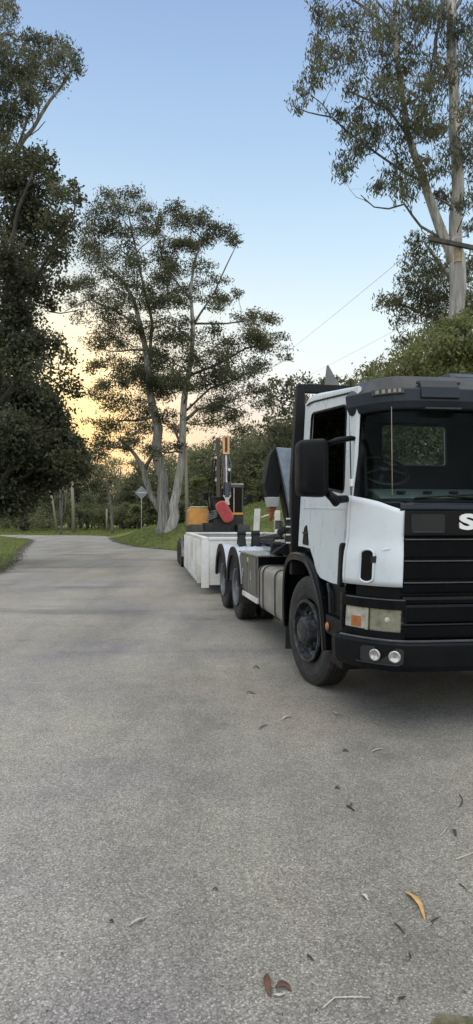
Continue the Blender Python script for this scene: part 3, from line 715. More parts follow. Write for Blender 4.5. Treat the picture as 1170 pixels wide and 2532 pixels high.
# --- hook loader arm
arm = empty('hook_arm', (0, 0, 0)); arm.parent = truck
sf = MB()
for sg in (-1, 1): sf.box(*sorted((sg * .30, sg * .44)), 1.2, 7.0, 1.0, 1.16)
for y in (1.25, 2.4, 4.0, 5.6, 6.9): sf.box(-.30, .30, y, y + .12, 1.02, 1.14)
sf.build('subframe', ARMBLACK, arm, bevel=.008)
# mast: side plates with a light upper face, bent over to the hook
side_poly = [(-1.13, 2.49), (-1.19, 2.40), (-1.265, 2.04), (-1.225, 1.875), (-1.075, 1.875), (-1.05, 2.05), (-.965, 1.60), (-.90, 1.60), (-1.02, 2.2), (-1.10, 2.49)]
MB().prism(side_poly, 'y', 2.0, 2.22).build('mast_side', ARMBLACK, arm, bevel=.008)
fp_poly = [(-1.12, 2.49), (-.86, 2.475), (-.885, 1.50), (-.945, 1.50), (-.955, 1.66)]
MASTM = simple('worn grey blue paint', (.20, .24, .30), .38, metal=.3, var=.25, scale=5, dirt=(.42, .46, .52), dirtamt=.6)
ms_ = MB(); ms_.add([(x, 1.93 + (2.5 - z) * -.10, z) for x, z in fp_poly] + [(x, 1.985, z) for x, z in fp_poly],
    [(0, 1, 2, 3, 4), (9, 8, 7, 6, 5)] + [(i, (i + 1) % 5, 5 + (i + 1) % 5, 5 + i) for i in range(5)]); ms_.build('mast_face', MASTM, arm, bevel=.006)
ms2 = MB().prism([(-1.10, 2.49), (-.60, 2.47), (-.62, 1.16), (-.88, 1.16)], 'y', 2.02, 2.25).build('mast', ARMBLACK, arm, bevel=.01)
MB().prism([(-1.225, 1.872), (-1.065, 1.872), (-1.085, 1.745), (-1.195, 1.745)], 'y', 2.0, 2.2).build('hook_block', simple('pale grey paint', (.38, .39, .40), .5, var=.15), arm, bevel=.008)
hk = MB(); hk.sweep([[(-1.20, 2.03, 1.742), (-1.10, 2.03, 1.742), (-1.10, 2.17, 1.742), (-1.20, 2.17, 1.742)], [(-1.175, 2.05, 1.68), (-1.12, 2.05, 1.68), (-1.12, 2.15, 1.68), (-1.175, 2.15, 1.68)],
                     [(-1.185, 2.06, 1.60), (-1.14, 2.06, 1.60), (-1.14, 2.14, 1.60), (-1.185, 2.14, 1.60)], [(-1.19, 2.08, 1.57), (-1.155, 2.08, 1.57), (-1.155, 2.12, 1.57), (-1.19, 2.12, 1.57)]])
hk.build('hook', RUST, arm, bevel=.01)
# rams, pivots and locks over the subframe
def ram(p0, p1, r, frac=.6):
    p0 = Vector(p0); p1 = Vector(p1); m_ = p0.lerp(p1, frac)
    o = MB().cyl(p0, m_, r, 14).build('ram', ARMBLACK, arm, smooth=False)
    MB().cyl(m_, p1, r * .55, 12).build('ram_rod', SILVER, o)
ram((-.55, 5.9, 1.20), (-.62, 2.3, 1.42), .07, .62); ram((.3, 5.9, 1.20), (.2, 2.3, 1.42), .07, .62); ram((-.92, 2.6, 1.42), (-.90, 1.3, 1.62), .045, .5)
ram((-.75, 4.6, 1.24), (-.80, 2.4, 1.30), .04, .5)
pv = MB()
for x, y, z, r in ((-.92, 5.6, 1.34, .075), (-.70, 5.4, 1.34, .065), (-.78, 2.5, 1.33, .11), (-.55, 2.4, 1.30, .12), (-.95, 2.7, 1.22, .07)):
    pv = MB(); pv.lathe([(-.07, .001), (-.07, r), (.07, r), (.07, .001)], (x, y, z), 14, 'x', closed=False); pv.prism([(y - r * 2.6, 1.10), (y + r * 2.6, 1.10), (y + r * .8, z), (y - r * .8, z)], 'x', x - .06, x + .06); pv.build('pivot_block', ARMBLACK, arm, bevel=.006)
pv = MB(); pv.box(-.88, -.80, 2.15, 2.3, 1.15, 1.75); pv.box(-.98, -.46, 2.45, 2.62, 1.14, 1.22); pv.prism([(-1.10, 1.14), (-.46, 1.14), (-.46, 1.35), (-.72, 1.55), (-.80, 1.35)], 'y', 2.30, 2.40)
pv.build('bracing', ARMBLACK, arm, bevel=.006)
MB().box(-1.02, -.90, 2.5, 2.6, 1.46, 1.58).build('valve_body', LIDM, arm, bevel=.008)

# ------------------------------------------------------------------ THE TRAILER (white sided tray, then a low deck)
TY = R(7.7); t0 = Vector((-.69, 13.9, 0))
trailer = empty('plant_trailer', t0, TY)
tag(trailer, 'low trailer with ribbed white steel sides coupled behind the truck, digger on its rear deck', 'trailer')
TW_, TL_, Z0, Z1 = 2.5, 6.5, .20, 1.23
wl = MB().box(0, .05, 0, TL_, Z0 + .16, Z1 - .07).build('side_wall', TRAYWHITE, trailer)
MB().box(TW_ - .05, TW_, 0, TL_, Z0 + .06, Z1 - .07).build('side_wall', TRAYWHITE, trailer)
MB().box(.052, TW_ - .052, 0.0, .05, Z0, Z1 - .07).build('front_wall', TRAYWHITE, trailer)
MB().box(.052, TW_ - .052, TL_ - .05, TL_, Z0 + .3, Z1 - .07).build('tail_wall', simple('grey wall', (.30, .32, .33), .5), trailer)
MB().box(.052, TW_ - .052, .052, TL_ - .052, .42, .48).build('tray_floor', DARKMETAL, trailer)
rim_ = MB().box(-.035, .085, -.02, TL_ + .02, Z1 - .068, Z1).box(TW_ - .085, TW_ + .035, -.02, TL_ + .02, Z1 - .068, Z1).box(.087, TW_ - .087, -.022, .07, Z1 - .066, Z1 - .002).box(.087, TW_ - .087, TL_ - .07, TL_ + .02, Z1 - .066, Z1 - .002)
rim_.build('top_rail', TRAYWHITE, trailer, bevel=.012)
MB().box(-.06, .10, -.03, .09, Z0 - .06, Z1 - .07).build('corner_post', TRAYWHITE, trailer, bevel=.008)
for k in range(1, 10):
    y = k * TL_ / 9.6
    MB().prism([(y, Z0 - .02 - .0 * k), (y + .09, Z0 - .02), (y + .09, Z1 - .07), (y, Z1 - .07)], 'x', -.105, -.002).build('side_rib', TRAYWHITE, trailer, bevel=.006)
    MB().prism([(y, Z0 - .02), (y + .09, Z0 - .02), (y + .09, Z1 - .07), (y, Z1 - .07)], 'x', TW_ + .002, TW_ + .065).build('side_rib', TRAYWHITE, trailer, bevel=.006)
MB().box(.3, 2.2, -1.2, 12.0, .62, .80).build('chassis', DARKMETAL, trailer)
MB().box(.05, 2.45, TL_ + .1, 13.0, .82, .90).build('rear_deck', DARKMETAL, trailer)
MB().prism([(.9, -.1), (1.6, -.1), (1.30, -1.9), (1.20, -1.9)], 'z', .60, .72).build('drawbar', DARKMETAL, trailer)
for y in (8.6, 9.7, 10.8):
    for x in (.02, 2.48):
        w_ = MB(); w_.lathe([(h * .9, r * .83) for h, r in tyre_prof(.27, WR)], (0, 0, 0), 32); wo = w_.build('wheel', RUBBER, trailer, loc=(x, y, .43))
        sgx = -1 if x < 1 else 1
        r_ = MB(); r_.lathe([(sgx * .10, .25), (sgx * .09, .2), (sgx * .02, .18), (sgx * .06, .1), (sgx * .10, .001)], (0, 0, 0), 20, closed=False); r_.build('rim', HUBM, wo)
MB().box(-.14, -.06, TL_ + .4, TL_ + .5, .45, .95).build('marker_bracket', SILVER, trailer)

for y in (6.3,):
    lt_ = MB().box(-.13, -.104, y, y + .10, .98, 1.12).cyl((-.12, y + .05, .78), (-.12, y + .05, .98), .012, 6); lt_.build('side_latch', DARKMETAL, trailer, bevel=.004)
for k, x in enumerate((.35, 1.2, 2.1)): MB().cyl((x, -.012, .95), (x, -.03, .95), .025, 10).build('bolt', DARKMETAL, trailer)
cn = MB(); cn.tube([(-.10, TL_ - .1, 1.1), (-.16, TL_ + .1, .95), (-.14, TL_ + .4, .9), (-.1, TL_ + .9, 1.0)], .02, 6); cn.build('chain', SILVER, trailer)
# ------------------------------------------------------------------ THE DIGGER
EX = at(552, 1290, 22.5); ex = empty('excavator', (EX.x, 22.5, .92), R(7.7))
tag(ex, 'small excavator with orange engine hood and folded boom standing on the trailer', 'excavator')
def tr_():
    for x in (-1.0, .55):
        m_ = MB(); pts2 = rounded([(-1.2, .0), (1.2, .0), (1.45, .30), (1.2, .55), (-1.2, .55), (-1.45, .30)], .15); m_.prism(pts2, 'x', x - .2, x + .2); m_.build('track', RUBBER, ex, bevel=.02)
tr_()
MB().box(-.75, .3, -.8, .8, .15, .6).build('undercarriage', DARKMETAL, ex)
hm = MB(); hm.prism(rounded([(-1.22, .62 - .18), (-.52, .62 - .18), (-.52, 1.12), (-1.18, 1.14)], .14, 6), 'y', -.35, 1.3); hood = hm.build('engine_hood', ORANGE, ex, bevel=.03, smooth=False)
MB().box(-1.16, -.56, -.37, .9, 1.125, 1.16).build('hood_cap', simple('pale cap', (.55, .52, .42), .3), hood, bevel=.02)
MB().box(-.5, .55, .3, 1.4, .55, 1.0).build('counterweight', RUSTOR, ex, bevel=.05)
cbx = MB().box(-.50, .02, -.50, .5, .45, 1.5).box(.02, .62, -.6, .7, .50, .95); cbx.build('platform', DARKMETAL, ex, bevel=.02)
cabm = MB()
for x, y in ((.02, -.6), (.57, -.6), (.02, .65), (.57, .65)): cabm.box(x, x + .05, y, y + .05, .9, 1.80)
cabm.box(.0, .64, -.64, .72, 1.80, 1.90); cf = cabm.build('cab', simple('digger cab grey', (.07, .075, .08), .4, metal=.2), ex, bevel=.01)
MB().box(.07, .57, -.585, -.575, .95, 1.80).box(.05, .055, -.55, .65, .95, 1.8).box(.585, .59, -.55, .65, .95, 1.8).build('windscreen', DGLASS, cf)
MB().box(.02, .62, -.66, -.45, 1.905, 1.93).build('roof_bar', SILVER, cf)
MB().box(.15, .5, .1, .3, .9, 1.4).build('seat', INTERIOR, cf, bevel=.03)
for x0, x1, z in ((-.45, -.66, 1.55), (.62, .84, 1.50)):
    m_ = MB(); m_.tube([(x0, -.55, z + .18), (x1, -.62, z + .16), (x1, -.62, z + .05)], .015, 6); a_ = m_.build('mirror_arm', DARKMETAL, ex)
    MB().box(x1 - .09, x1 + .09, -.66, -.60, z - .18, z + .06).build('mirror', PLASTIC, a_, bevel=.01)
m_ = MB(); m_.tube([(-.95, -.3, 1.5), (-.80, -.35, 1.68), (-.72, -.4, 1.72)], .014, 6); m_.tube([(-.5, -.3, 1.74), (-.95, -.35, 1.80)], .01, 6); m_.build('handrail', DARKMETAL, ex)
bo_ = MB()
for x in (-.20, .10): bo_.prism([(-.5, .9), (-.2, .8), (.1, 2.1), (-.3, 3.45), (-.55, 3.5), (-.15, 2.1)], 'x', x - .035 if x < 0 else x - .1, x + .035 if x < 0 else x - .04)
boom = bo_.build('boom', RUSTOR, ex, bevel=.01)
MB().prism([(-.95, 1.45), (-.7, 1.40), (-.35, 3.35), (-.6, 3.45)], 'x', -.30, -.20).build('stick', simple('dark brown steel', (.035, .022, .016), .5), ex, bevel=.01)
MB().box(-.08, -.01, -.60, -.40, 2.95, 3.55).box(.08, .15, -.60, -.40, 2.95, 3.55).box(-.01, .08, -.6, -.4, 3.50, 3.56).box(-.08, .15, -.61, -.42, 2.93, 3.0).build('ram_bracket', simple('pale orange steel', (.60, .42, .22), .45, var=.3, scale=10), boom, bevel=.006)
MB().box(-.01, .08, -.45, -.35, 3.0, 3.5).build('boom_tip', RUST, boom)
MB().cyl((.035, -.72, 1.95), (.035, -.52, 2.95), .035, 12).build('ram_rod', SILVER, boom)
MB().cyl((.035, -.78, 1.45), (.035, -.72, 1.95), .12, 14).build('ram', simple('ram body', (.03, .035, .045), .3), boom)
MB().prism([(-.11, 1.52), (.18, 1.52), (.10, 1.38), (.13, 1.20), (-.06, 1.20), (-.03, 1.38)], 'y', -.86, -.78).build('linkage', SILVER, boom, bevel=.008)
ho = MB()
for k in range(4): ho.tube([(-.12 + k * .10, -.62, 1.5), (-.16 + k * .11, -.75, 2.0 + .1 * k), (-.10 + k * .10, -.60, 2.6), (-.06 + k * .06, -.5, 3.0)], .014, 6)
ho.build('hydraulic_hose', simple('grey hose', (.12, .13, .14), .35), boom)
MB().cyl((-.75, .6, 1.1), (-.75, .6, 1.38), .035, 10).build('exhaust', DARKMETAL, hood)
for x, z in ((-.30, 2.05), (-.30, 2.8), (.13, 1.6), (.13, 2.4)): MB().cyl((x, -.60, z), (x, -.70, z), .05, 12).build('pin', SILVER, boom)
MB().box(-.34, -.24, -.62, -.50, 2.35, 2.50).build('work_light', SILVER, boom, bevel=.01)
for x0 in (-.52, -.42): 
    h2 = MB(); h2.tube([(x0, -.62, .95), (x0 - .10, -.75, 1.5), (x0 + .04, -.7, 2.2), (x0 + .12, -.55, 2.9)], .018, 6); h2.build('hydraulic_hose', PLASTIC, boom)
MB().box(.03, .61, -.605, -.59, .88, .95).build('trim', ORANGE, cf); MB().box(.29, .31, -.60, -.588, .95, 1.8).build('glazing_bar', SILVER, cf)
bk_ = MB(); cB = Vector((-.06, -.95, .97)); ang = R(-60)
def rot(u, v): return (cB.x + u * math.cos(ang) - v * math.sin(ang), cB.z + u * math.sin(ang) + v * math.cos(ang))
ol = rounded([rot(-.38, -.20), rot(.38, -.20), rot(.38, .20), rot(-.38, .20)], .22, 8)
bk_.prism(ol, 'y', -1.02, -.72); bu = bk_.build('bucket', RUSTOR, ex, bevel=.02)
oi = rounded([rot(-.35, -.165), rot(.35, -.165), rot(.35, .165), rot(-.35, .165)], .19, 8)
MB().prism(oi, 'y', -1.035, -1.022).build('bucket_plate', REDP, bu, bevel=.004)
MB().prism([(-.45, .5), (-.15, .45), (.05, .55), (.10, .9), (-.3, 1.1)], 'y', -.72, -.62).build('bucket_link', DARKMETAL, ex, bevel=.01)
mm_ = MB()
for k in range(5): mm_.tube([(-.60, -.5, .95 - .07 * k), (-.30, -.85, 1.02 - .05 * k)], .02, 6)
mm_.build('link_rod', SILVER, ex)

# ------------------------------------------------------------------ trees
BARKP = barkmat('pale gum bark', (.16, .15, .14), (.34, .33, .31), (.52, .50, .47))
BARKM = barkmat('grey gum bark', (.09, .085, .075), (.22, .215, .20), (.38, .37, .34))
BARKD = barkmat('dark bark', (.016, .014, .012), (.032, .028, .024), (.055, .05, .042))
BARKB = barkmat('backlit branch bark', (.05, .047, .043), (.11, .105, .095), (.20, .19, .175))  # branches' dark look against the bright sky is put into this colour
LEAFG = leafmat('gum leaves', (.040, .056, .042), (.080, .100, .075), (.16, .18, .14), .35, .8, tint=(.10, .095, .035))
LEAFM = leafmat('wattle leaves', (.028, .040, .026), (.056, .072, .044), (.115, .13, .085), .4, .35, tint=(.10, .085, .035))
LEAFD = leafmat('dark leaves', (.014, .022, .012), (.040, .054, .030), (.12, .14, .095), .3, .5, tint=(.055, .050, .018))
LEAFL = leafmat('light leaves', (.07, .092, .036), (.13, .162, .065), (.22, .245, .12), .4, .35, tint=(.15, .13, .05))
LEAFB = leafmat('bush leaves', (.075, .098, .052), (.145, .172, .09), (.26, .28, .17), .4, .3, tint=(.12, .11, .06))

def leaves(centers, rad, n, ln, wd, droop, flat=1.0):
    """n leaf quads gathered round the clump centres; ln x wd metres, droop 0..1 turns them to hang"""
    C = centers[rng.integers(0, len(centers), n)]
    off = rng.normal(size=(n, 3)) * rad * np.array([1, 1, .75 * flat])
    P = C + off
    d = rng.normal(size=(n, 3)); d /= np.linalg.norm(d, axis=1)[:, None]
    d = d * (1 - droop) + np.array([0, 0, -1.0]) * droop; d /= np.linalg.norm(d, axis=1)[:, None]
    r = rng.normal(size=(n, 3)); w = np.cross(d, r); w /= np.linalg.norm(w, axis=1)[:, None]
    s = rng.uniform(.6, 1.35, n)[:, None]
    d = d * ln * s * .5; w = w * wd * s * .5
    v = np.stack([P - d, P - d * .1 + w, P + d, P - d * .1 - w], 1).reshape(-1, 3)
    return v
def ellipsoid_pts(c, r, n, shell=.35):
    u = rng.normal(size=(n, 3)); u /= np.linalg.norm(u, axis=1)[:, None]
    rr = rng.uniform(shell, 1, n)[:, None] ** .6
    return c + u * rr * r
def polypt(P, t):
    n = len(P) - 1; f = t * n; i = min(int(f), n - 1); return P[i].lerp(P[i + 1], f - i)

def tree(name, label, cat, Y, trunks, blobs, leafm, bark, ln, wd, droop, lpb, depth=2.0, group=None, clump=.30, flat=1.0, base=None, limb_r=.05, dens=1.0, cpb=9, leafrad=.16):
    """trunks: lists of (px,py,width_px[,dY]) in photo pixels at distance Y; blobs: (px,py,rx,ry[,weight[,dY]]) foliage masses"""
    s = Y / F
    b = at(trunks[0][0][0], trunks[0][0][1], Y + (trunks[0][0][3] if len(trunks[0][0]) > 3 else 0))
    zb = gz(b.x, b.y); b = Vector((b.x, b.y, min(b.z, zb)))
    root = empty(name, b); tag(root, label, cat, group)
    mb = MB(); mt = MB(); sk = []
    for ti, T in enumerate(trunks):
        P = []; Rr = []
        for q in T:
            p = at(q[0], q[1], Y + (q[3] if len(q) > 3 else 0)) - b; P.append(p); Rr.append(q[2] * s * .5)
        if ti == 0 and P[0].z > -.2: P.insert(0, Vector((P[0].x, P[0].y, -.3))); Rr.insert(0, Rr[0] * 1.35)
        # resample with slight wobble
        PP = []; RRr = []
        for i in range(len(P) - 1):
            m_ = max(2, int((P[i + 1] - P[i]).length / .8))
            for k in range(m_):
                t = k / m_; w_ = Rr[i] * .35
                PP.append(P[i].lerp(P[i + 1], t) + Vector((random.uniform(-w_, w_), random.uniform(-w_, w_), 0))); RRr.append(Rr[i] * (1 - t) + Rr[i + 1] * t)
        PP.append(P[-1]); RRr.append(Rr[-1])
        (mb if T[0][2] >= 13 else mt).tube(PP, RRr, 10 if Rr[0] > .08 else 6)
        sk += [(p, r) for p, r in zip(PP, RRr)]
    V = []
    for bl in blobs:
        px, py, rx, ry = bl[:4]; wgt = bl[4] if len(bl) > 4 else 1.0
        dY = bl[5] if len(bl) > 5 else random.uniform(-depth, depth)
        c = at(px, py, Y + dY) - b; rw = np.array([rx * s, min(rx * s, rx * s * .9), ry * s])
        # limb from the best skeleton point (below, near)
        best = min(sk, key=lambda q: (q[0] - c).length + max(0, q[0].z - c.z + .2) * 1.6)
        p0, r0 = best; c2 = c - Vector((0, 0, ry * s * .35))
        mid = p0.lerp(c2, .5) + Vector((random.uniform(-.1, .1), random.uniform(-.1, .1), -.05)) * (c2 - p0).length
        q0 = p0.lerp(mid, .5) + Vector((0, 0, .03)) * (c2 - p0).length; q1 = mid.lerp(c2, .5) + Vector((0, 0, -.04)) * (c2 - p0).length
        rl_ = min(r0 * .6, limb_r * (1 + .12 * (c2 - p0).length))
        mt.tube([p0, q0, mid, q1, c2], [rl_, rl_ * .8, rl_ * .65, rl_ * .5, rl_ * .3], 5, cap=False)
        sk.append((q1, rl_ * .5)); sk.append((mid, rl_ * .6))
        nc = max(3, int(cpb * wgt)); cc = ellipsoid_pts(np.array(c), rw, nc)
        for k in range(nc):
            e = Vector(cc[k]); st_ = q1.lerp(c2, random.random())
            mt.tube([st_, st_.lerp(e, .5) + Vector((0, 0, -.04)), e], [rl_ * .3, rl_ * .2, rl_ * .1], 3, cap=False)
        V.append(leaves(cc, clump * (rx + ry) * .5 * s, int(lpb * wgt * dens * rx * ry / 1000), ln, wd, droop, flat))
    tk = mb.build('trunk', bark, root, smooth=True); mt.build('branches', BARKB if bark is not BARKD else BARKD, root, smooth=True)
    V = np.concatenate(V); nq = len(V) // 4
    rawmesh('crown', V, np.arange(nq * 4).reshape(-1, 4), leafm, root)
    return root

# right gum: two pale trunks, hanging leaves
RB = [(795,20,25,38),(800,80,32,40),(850,50,40,32),(900,72,42,32),(800,135,30,36),(838,155,36,28),(880,150,36,34),(940,108,44,34),(962,165,38,36),(800,185,42,22),(762,220,26,22),(737,255,24,20),(795,262,14,8,.5),(832,288,28,16),(868,312,42,26),(912,292,44,28),(892,215,46,26),(950,235,46,34),(942,335,44,34),(882,372,32,26),(852,402,28,26),(850,432,20,18),(905,345,34,20),(962,452,44,24),(1000,478,42,24),(932,455,20,14,.7),(1042,340,40,40),(1052,245,44,42),(1062,165,44,42),(1030,65,44,44),(1062,22,44,36),(1092,70,28,50),(1148,60,28,52),(1152,150,28,44),(1158,260,26,44),(1152,370,30,44),(1082,400,34,42),(1092,482,28,34),(1152,500,26,34),(1160,558,20,20),(1020,145,34,42),(1082,185,40,34),(1000,255,34,36),(1040,430,34,34),(902,28,26,20,.7),(1062,300,38,32),(990,400,30,30),(1000,20,40,30),(930,30,25,25,.6),(1010,320,35,30),(970,200,38,30),(985,90,35,35),(1085,335,30,30),(1170,430,30,40),(1180,330,30,50),(1190,100,40,60)]
tree('gum_tree', 'tall pale-barked gum tree towering behind the truck, its two trunks joined low down', 'tree', 20,
     [[(1128,960,40),(1126,790,38),(1124,640,42),(1130,590,34),(1131,480,31),(1126,330,28),(1118,150,25),(1112,-60,22),(1110,-160,10)],
      [(1116,650,30),(1098,585,26),(1062,480,21),(1030,405,19),(1006,325,17),(991,200,15),(978,80,13),(974,-60,10)],
      [(1130,330,13),(1150,272,12),(1190,225,10)], [(1112,180,10),(1078,150,9),(1076,100,9),(1100,0,7)], [(988,100,8),(945,52,7),(905,20,6),(860,-10,5)], [(986,90,7),(960,40,6),(930,0,5)],
      [(1045,450,7),(1000,425,6),(930,378,5),(862,328,5),(822,290,4),(762,278,3),(722,262,2)], [(1004,330,7),(960,270,6),(905,245,5),(860,225,4)],
      [(1092,590,7),(1040,560,6),(1000,505,5),(962,516,4),(925,512,3),(892,482,2)], [(1118,30,12),(1140,0,10),(1160,-50,8)],
      [(1132,520,7),(1100,500,5),(1080,490,4)], [(820,290,3),(800,260,2.5),(770,235,2)]],
     RB, LEAFG, BARKP, .17, .040, .55, 370, depth=1.6, clump=.34, limb_r=.025, cpb=11)
# second gum behind it, darker, lower foliage
tree('gum_tree', 'smaller leafy gum tree below the tall one, its foliage hanging over the truck roof', 'tree', 24,
     [[(1165,960,26),(1160,860,24),(1150,760,20),(1120,690,14),(1080,640,9),(1050,600,6)], [(1150,770,12),(1080,790,9),(1010,760,6),(960,745,4)], [(1155,860,10),(1080,890,7),(1010,860,4)]],
     [(1022,592,26,18),(1055,612,40,26),(1022,645,32,26),(1055,665,40,26),(1010,692,28,24),(1085,680,40,36),(962,742,28,20),(938,756,12,16,.7),(1000,742,38,26),(1065,725,50,36,1.6),(1022,785,42,28),(1085,785,50,36,1.3),(990,842,32,20),(1000,870,30,18,.7),(1052,852,50,30),(1115,725,50,44,1.5),(1162,680,30,54),(1155,765,40,46,1.3),(1110,840,60,44,1.3),(1165,850,40,50),(975,800,24,10,.6)],
     LEAFM, BARKM, .17, .045, .5, 480, depth=1.6, clump=.36, limb_r=.025, cpb=10)

# middle pair of big spreading gums
M1 = [(320,490,34,16),(260,495,28,16),(300,522,34,14),(352,530,28,16),(248,540,30,20),(238,590,38,22),(290,562,34,16),(342,575,42,16),(390,562,20,18),(402,530,14,12,.8),(250,640,46,20),(312,622,38,16),(215,690,40,16),(178,742,28,10,.7),(280,682,38,16),(340,662,36,16),(252,772,42,14),(300,792,38,14),(330,752,46,14),(270,822,38,16),(300,842,38,14),(240,850,34,16),(345,880,36,16),(282,902,38,18),(242,952,26,12),(350,942,50,24,1.7),(300,1000,42,16),(252,972,30,12),(342,1020,36,16),(290,1050,42,16),(350,1062,36,14),(262,1092,42,14),(312,1102,36,12),(228,1122,36,12),(370,822,44,18,1.3),(360,905,40,18,1.3),(205,620,25,14,.7),(330,700,36,14),(215,560,20,16,.7),(180,700,30,12,.7),(200,790,24,10,.6),(290,730,34,14),(240,730,34,12),(230,905,22,14),(290,950,30,14),(360,1000,24,12),(225,1050,16,10,.6),(330,1085,24,12),(380,1120,26,12,.7)]
M2 = [(440,520,28,14),(482,532,32,16),(445,552,38,12),(502,562,32,14),(540,572,32,14),(572,592,22,12),(586,606,10,8,.8),(432,592,32,14),(470,612,32,16),(510,602,32,16),(402,682,38,18,1.3),(392,722,42,16,1.3),(450,662,38,16),(500,662,28,12,.7),(542,692,26,10,.7),(392,762,42,14),(440,792,38,12),(470,832,46,14),(542,732,30,10),(562,742,26,10),(587,722,11,9),(530,762,26,10,.7),(620,792,42,13,1.2),(662,792,28,12,1.2),(640,822,46,13,1.2),(690,832,22,8,.8),(602,842,46,16,1.2),(672,862,36,13),(710,882,18,6,.8),(562,862,46,15),(492,882,54,15,1.2),(402,872,36,16),(402,962,46,18,1.7),(450,942,40,18,1.5),(522,942,54,18,1.3),(592,922,46,16,1.2),(642,902,40,14),(562,982,54,14),(642,962,36,12),(502,1002,46,13),(412,1032,36,12),(440,1062,28,12),(502,1042,46,12),(582,1032,46,12),(382,1102,36,12),(432,1102,26,10,.7),(652,1002,36,12),(400,620,28,14),(420,650,26,14),(480,700,34,12,.7),(430,830,34,14),(520,810,30,12,.8),(540,900,34,14),(480,960,34,14),(550,1010,30,12),(420,900,34,14),(600,1060,34,10,.7),(450,720,26,12,.8),(500,740,30,10,.6),(430,750,26,12)]
M1 = [(b[0], b[1], b[2] * 1.06, b[3] * 1.22) + tuple(b[4:]) for b in M1]; M2 = [(b[0], b[1], b[2] * 1.06, b[3] * 1.22) + tuple(b[4:]) for b in M2]
tree('gum_tree', 'left one of the two big spreading gums beside the road, forked grey trunk', 'tree', 45,
     [[(410,1300,34),(404,1220,26),(394,1140,25),(388,1060,23),(378,1000,20),(366,900,16),(347,800,12),(330,740,9),(300,690,7),(262,655,5)],
      [(410,1292,17),(376,1230,14),(362,1185,14),(350,1150,14),(336,1128,10),(320,1108,8),(298,1088,5)], [(356,1165,11),(376,1130,9),(388,1090,6),(402,1058,4)],
      [(366,900,9),(378,800,8),(352,690,6),(324,560,4),(312,505,3)], [(350,810,6),(290,770,5),(220,740,4),(160,770,2)], [(384,1030,8),(340,1040,5),(290,1040,3)]],
     M1, LEAFM, BARKM, .185, .068, .15, 1480, depth=3.2, clump=.40, flat=.8, limb_r=.06, cpb=9)
tree('gum_tree', 'right one of the two big spreading gums, its pale trunk leaning right above the trailer', 'tree', 44,
     [[(426,1300,26),(431,1250,22),(444,1180,20),(450,1120,18),(453,1040,17),(461,960,15),(475,880,12),(477,800,10),(470,720,8),(481,650,6),(500,590,4),(520,560,3)],
      [(453,1045,9),(490,1012,7),(540,1002,5),(585,1012,4)], [(472,740,7),(440,702,5),(410,662,4)], [(480,800,6),(530,722,4),(562,652,3),(584,608,2)],
      [(452,1110,7),(438,1075,6),(424,1050,4)], [(465,930,7),(540,900,6),(610,860,4),(680,850,3)], [(478,800,6),(560,800,4),(630,790,3)], [(456,1020,6),(520,960,5),(600,930,3)],],
     M2, LEAFM, BARKP, .185, .068, .15, 1480, depth=3.0, clump=.40, flat=.8, limb_r=.06, cpb=9)

# left side: tall gum whose crown tip enters at the top, branch crown, dense dark tree
tree('gum_tree', 'tall gum at the far left whose leaves only enter in the top corner', 'tree', 26,
     [[(-90,1330,40),(-80,900,32),(-70,500,26),(-40,200,16),(-10,60,8)]],
     [(8,20,28,34),(38,40,14,18),(14,72,24,22),(4,100,10,16),(-30,40,40,60),(-40,120,40,60),(25,5,22,16)], LEAFG, BARKM, .19, .05, .4, 330, clump=.34, limb_r=.03)
LT = [(152,112,26,20),(112,118,34,22),(72,110,36,22),(182,150,22,26),(196,180,10,18),(142,160,36,26),(100,160,40,30),(60,150,40,30),(20,130,24,20),(40,190,40,30),(82,202,40,28),(122,202,32,24),(152,195,20,14,.7),(60,242,42,30),(20,232,30,40),(20,292,35,30),(52,282,26,22,.8),(10,350,25,30),(88,242,26,18,.7),(-20,180,40,60),(-20,300,40,60)]
tree('gum_tree', 'left gum with a rounded leafy crown held out on one bare slanting branch', 'tree', 24,
     [[(-60,1330,36),(-50,900,30),(-30,600,22),(0,420,15),(42,368,12),(82,318,9),(122,250,8),(168,192,5)], [(42,368,8),(66,300,6),(82,262,4)], [(85,316,6),(96,280,4),(92,235,3)], [(60,345,3),(95,320,2.5),(112,300,2)], [(0,420,9),(20,330,7),(40,250,5)]],
     LT, LEAFG, BARKM, .17, .05, .35, 560, clump=.34, limb_r=.03, cpb=11)
LD = [(60,400,45,36),(108,402,30,22),(28,432,50,36),(88,452,50,36),(132,452,26,26),(152,482,28,26),(50,502,60,46),(108,522,50,36),(184,462,20,16,.8),(200,498,22,20,.7),(182,542,32,24,.8),(142,562,36,32),(60,582,60,46),(18,652,50,50),(98,642,50,40),(152,622,34,30,.7),(172,602,30,28,.8),(60,722,60,46),(122,762,26,22,.6),(150,700,30,22,.6),(28,802,50,56),(60,882,50,46),(108,862,38,36),(148,862,26,30),(172,900,22,28),(120,932,50,36),(160,962,32,26),(182,980,16,12)]
LD = [b[:4] + ((b[4] if len(b) > 4 else 1.0) * (.24 if (b[0] > 85 and 790 < b[1] < 1000) else .42 if (b[0] > 85 and b[1] < 1000) else .75 if b[1] < 800 else 1.0),) for b in LD]
tree('broadleaf_tree', 'dense dark broadleaf tree that fills the left edge beside the road', 'tree', 21,
     [[(-60,1360,44),(-50,1150,38),(0,900,24),(20,700,14),(45,520,9),(80,430,5)], [(0,1000,18),(60,920,12),(120,880,7)], [(20,780,14),(80,700,9),(140,600,6),(185,520,4),(186,440,2)], [(120,770,4),(150,775,3),(190,768,2)]],
     LD, LEAFD, BARKD, .13, .075, .15, 1300, depth=1.8, clump=.45, limb_r=.03, cpb=11)
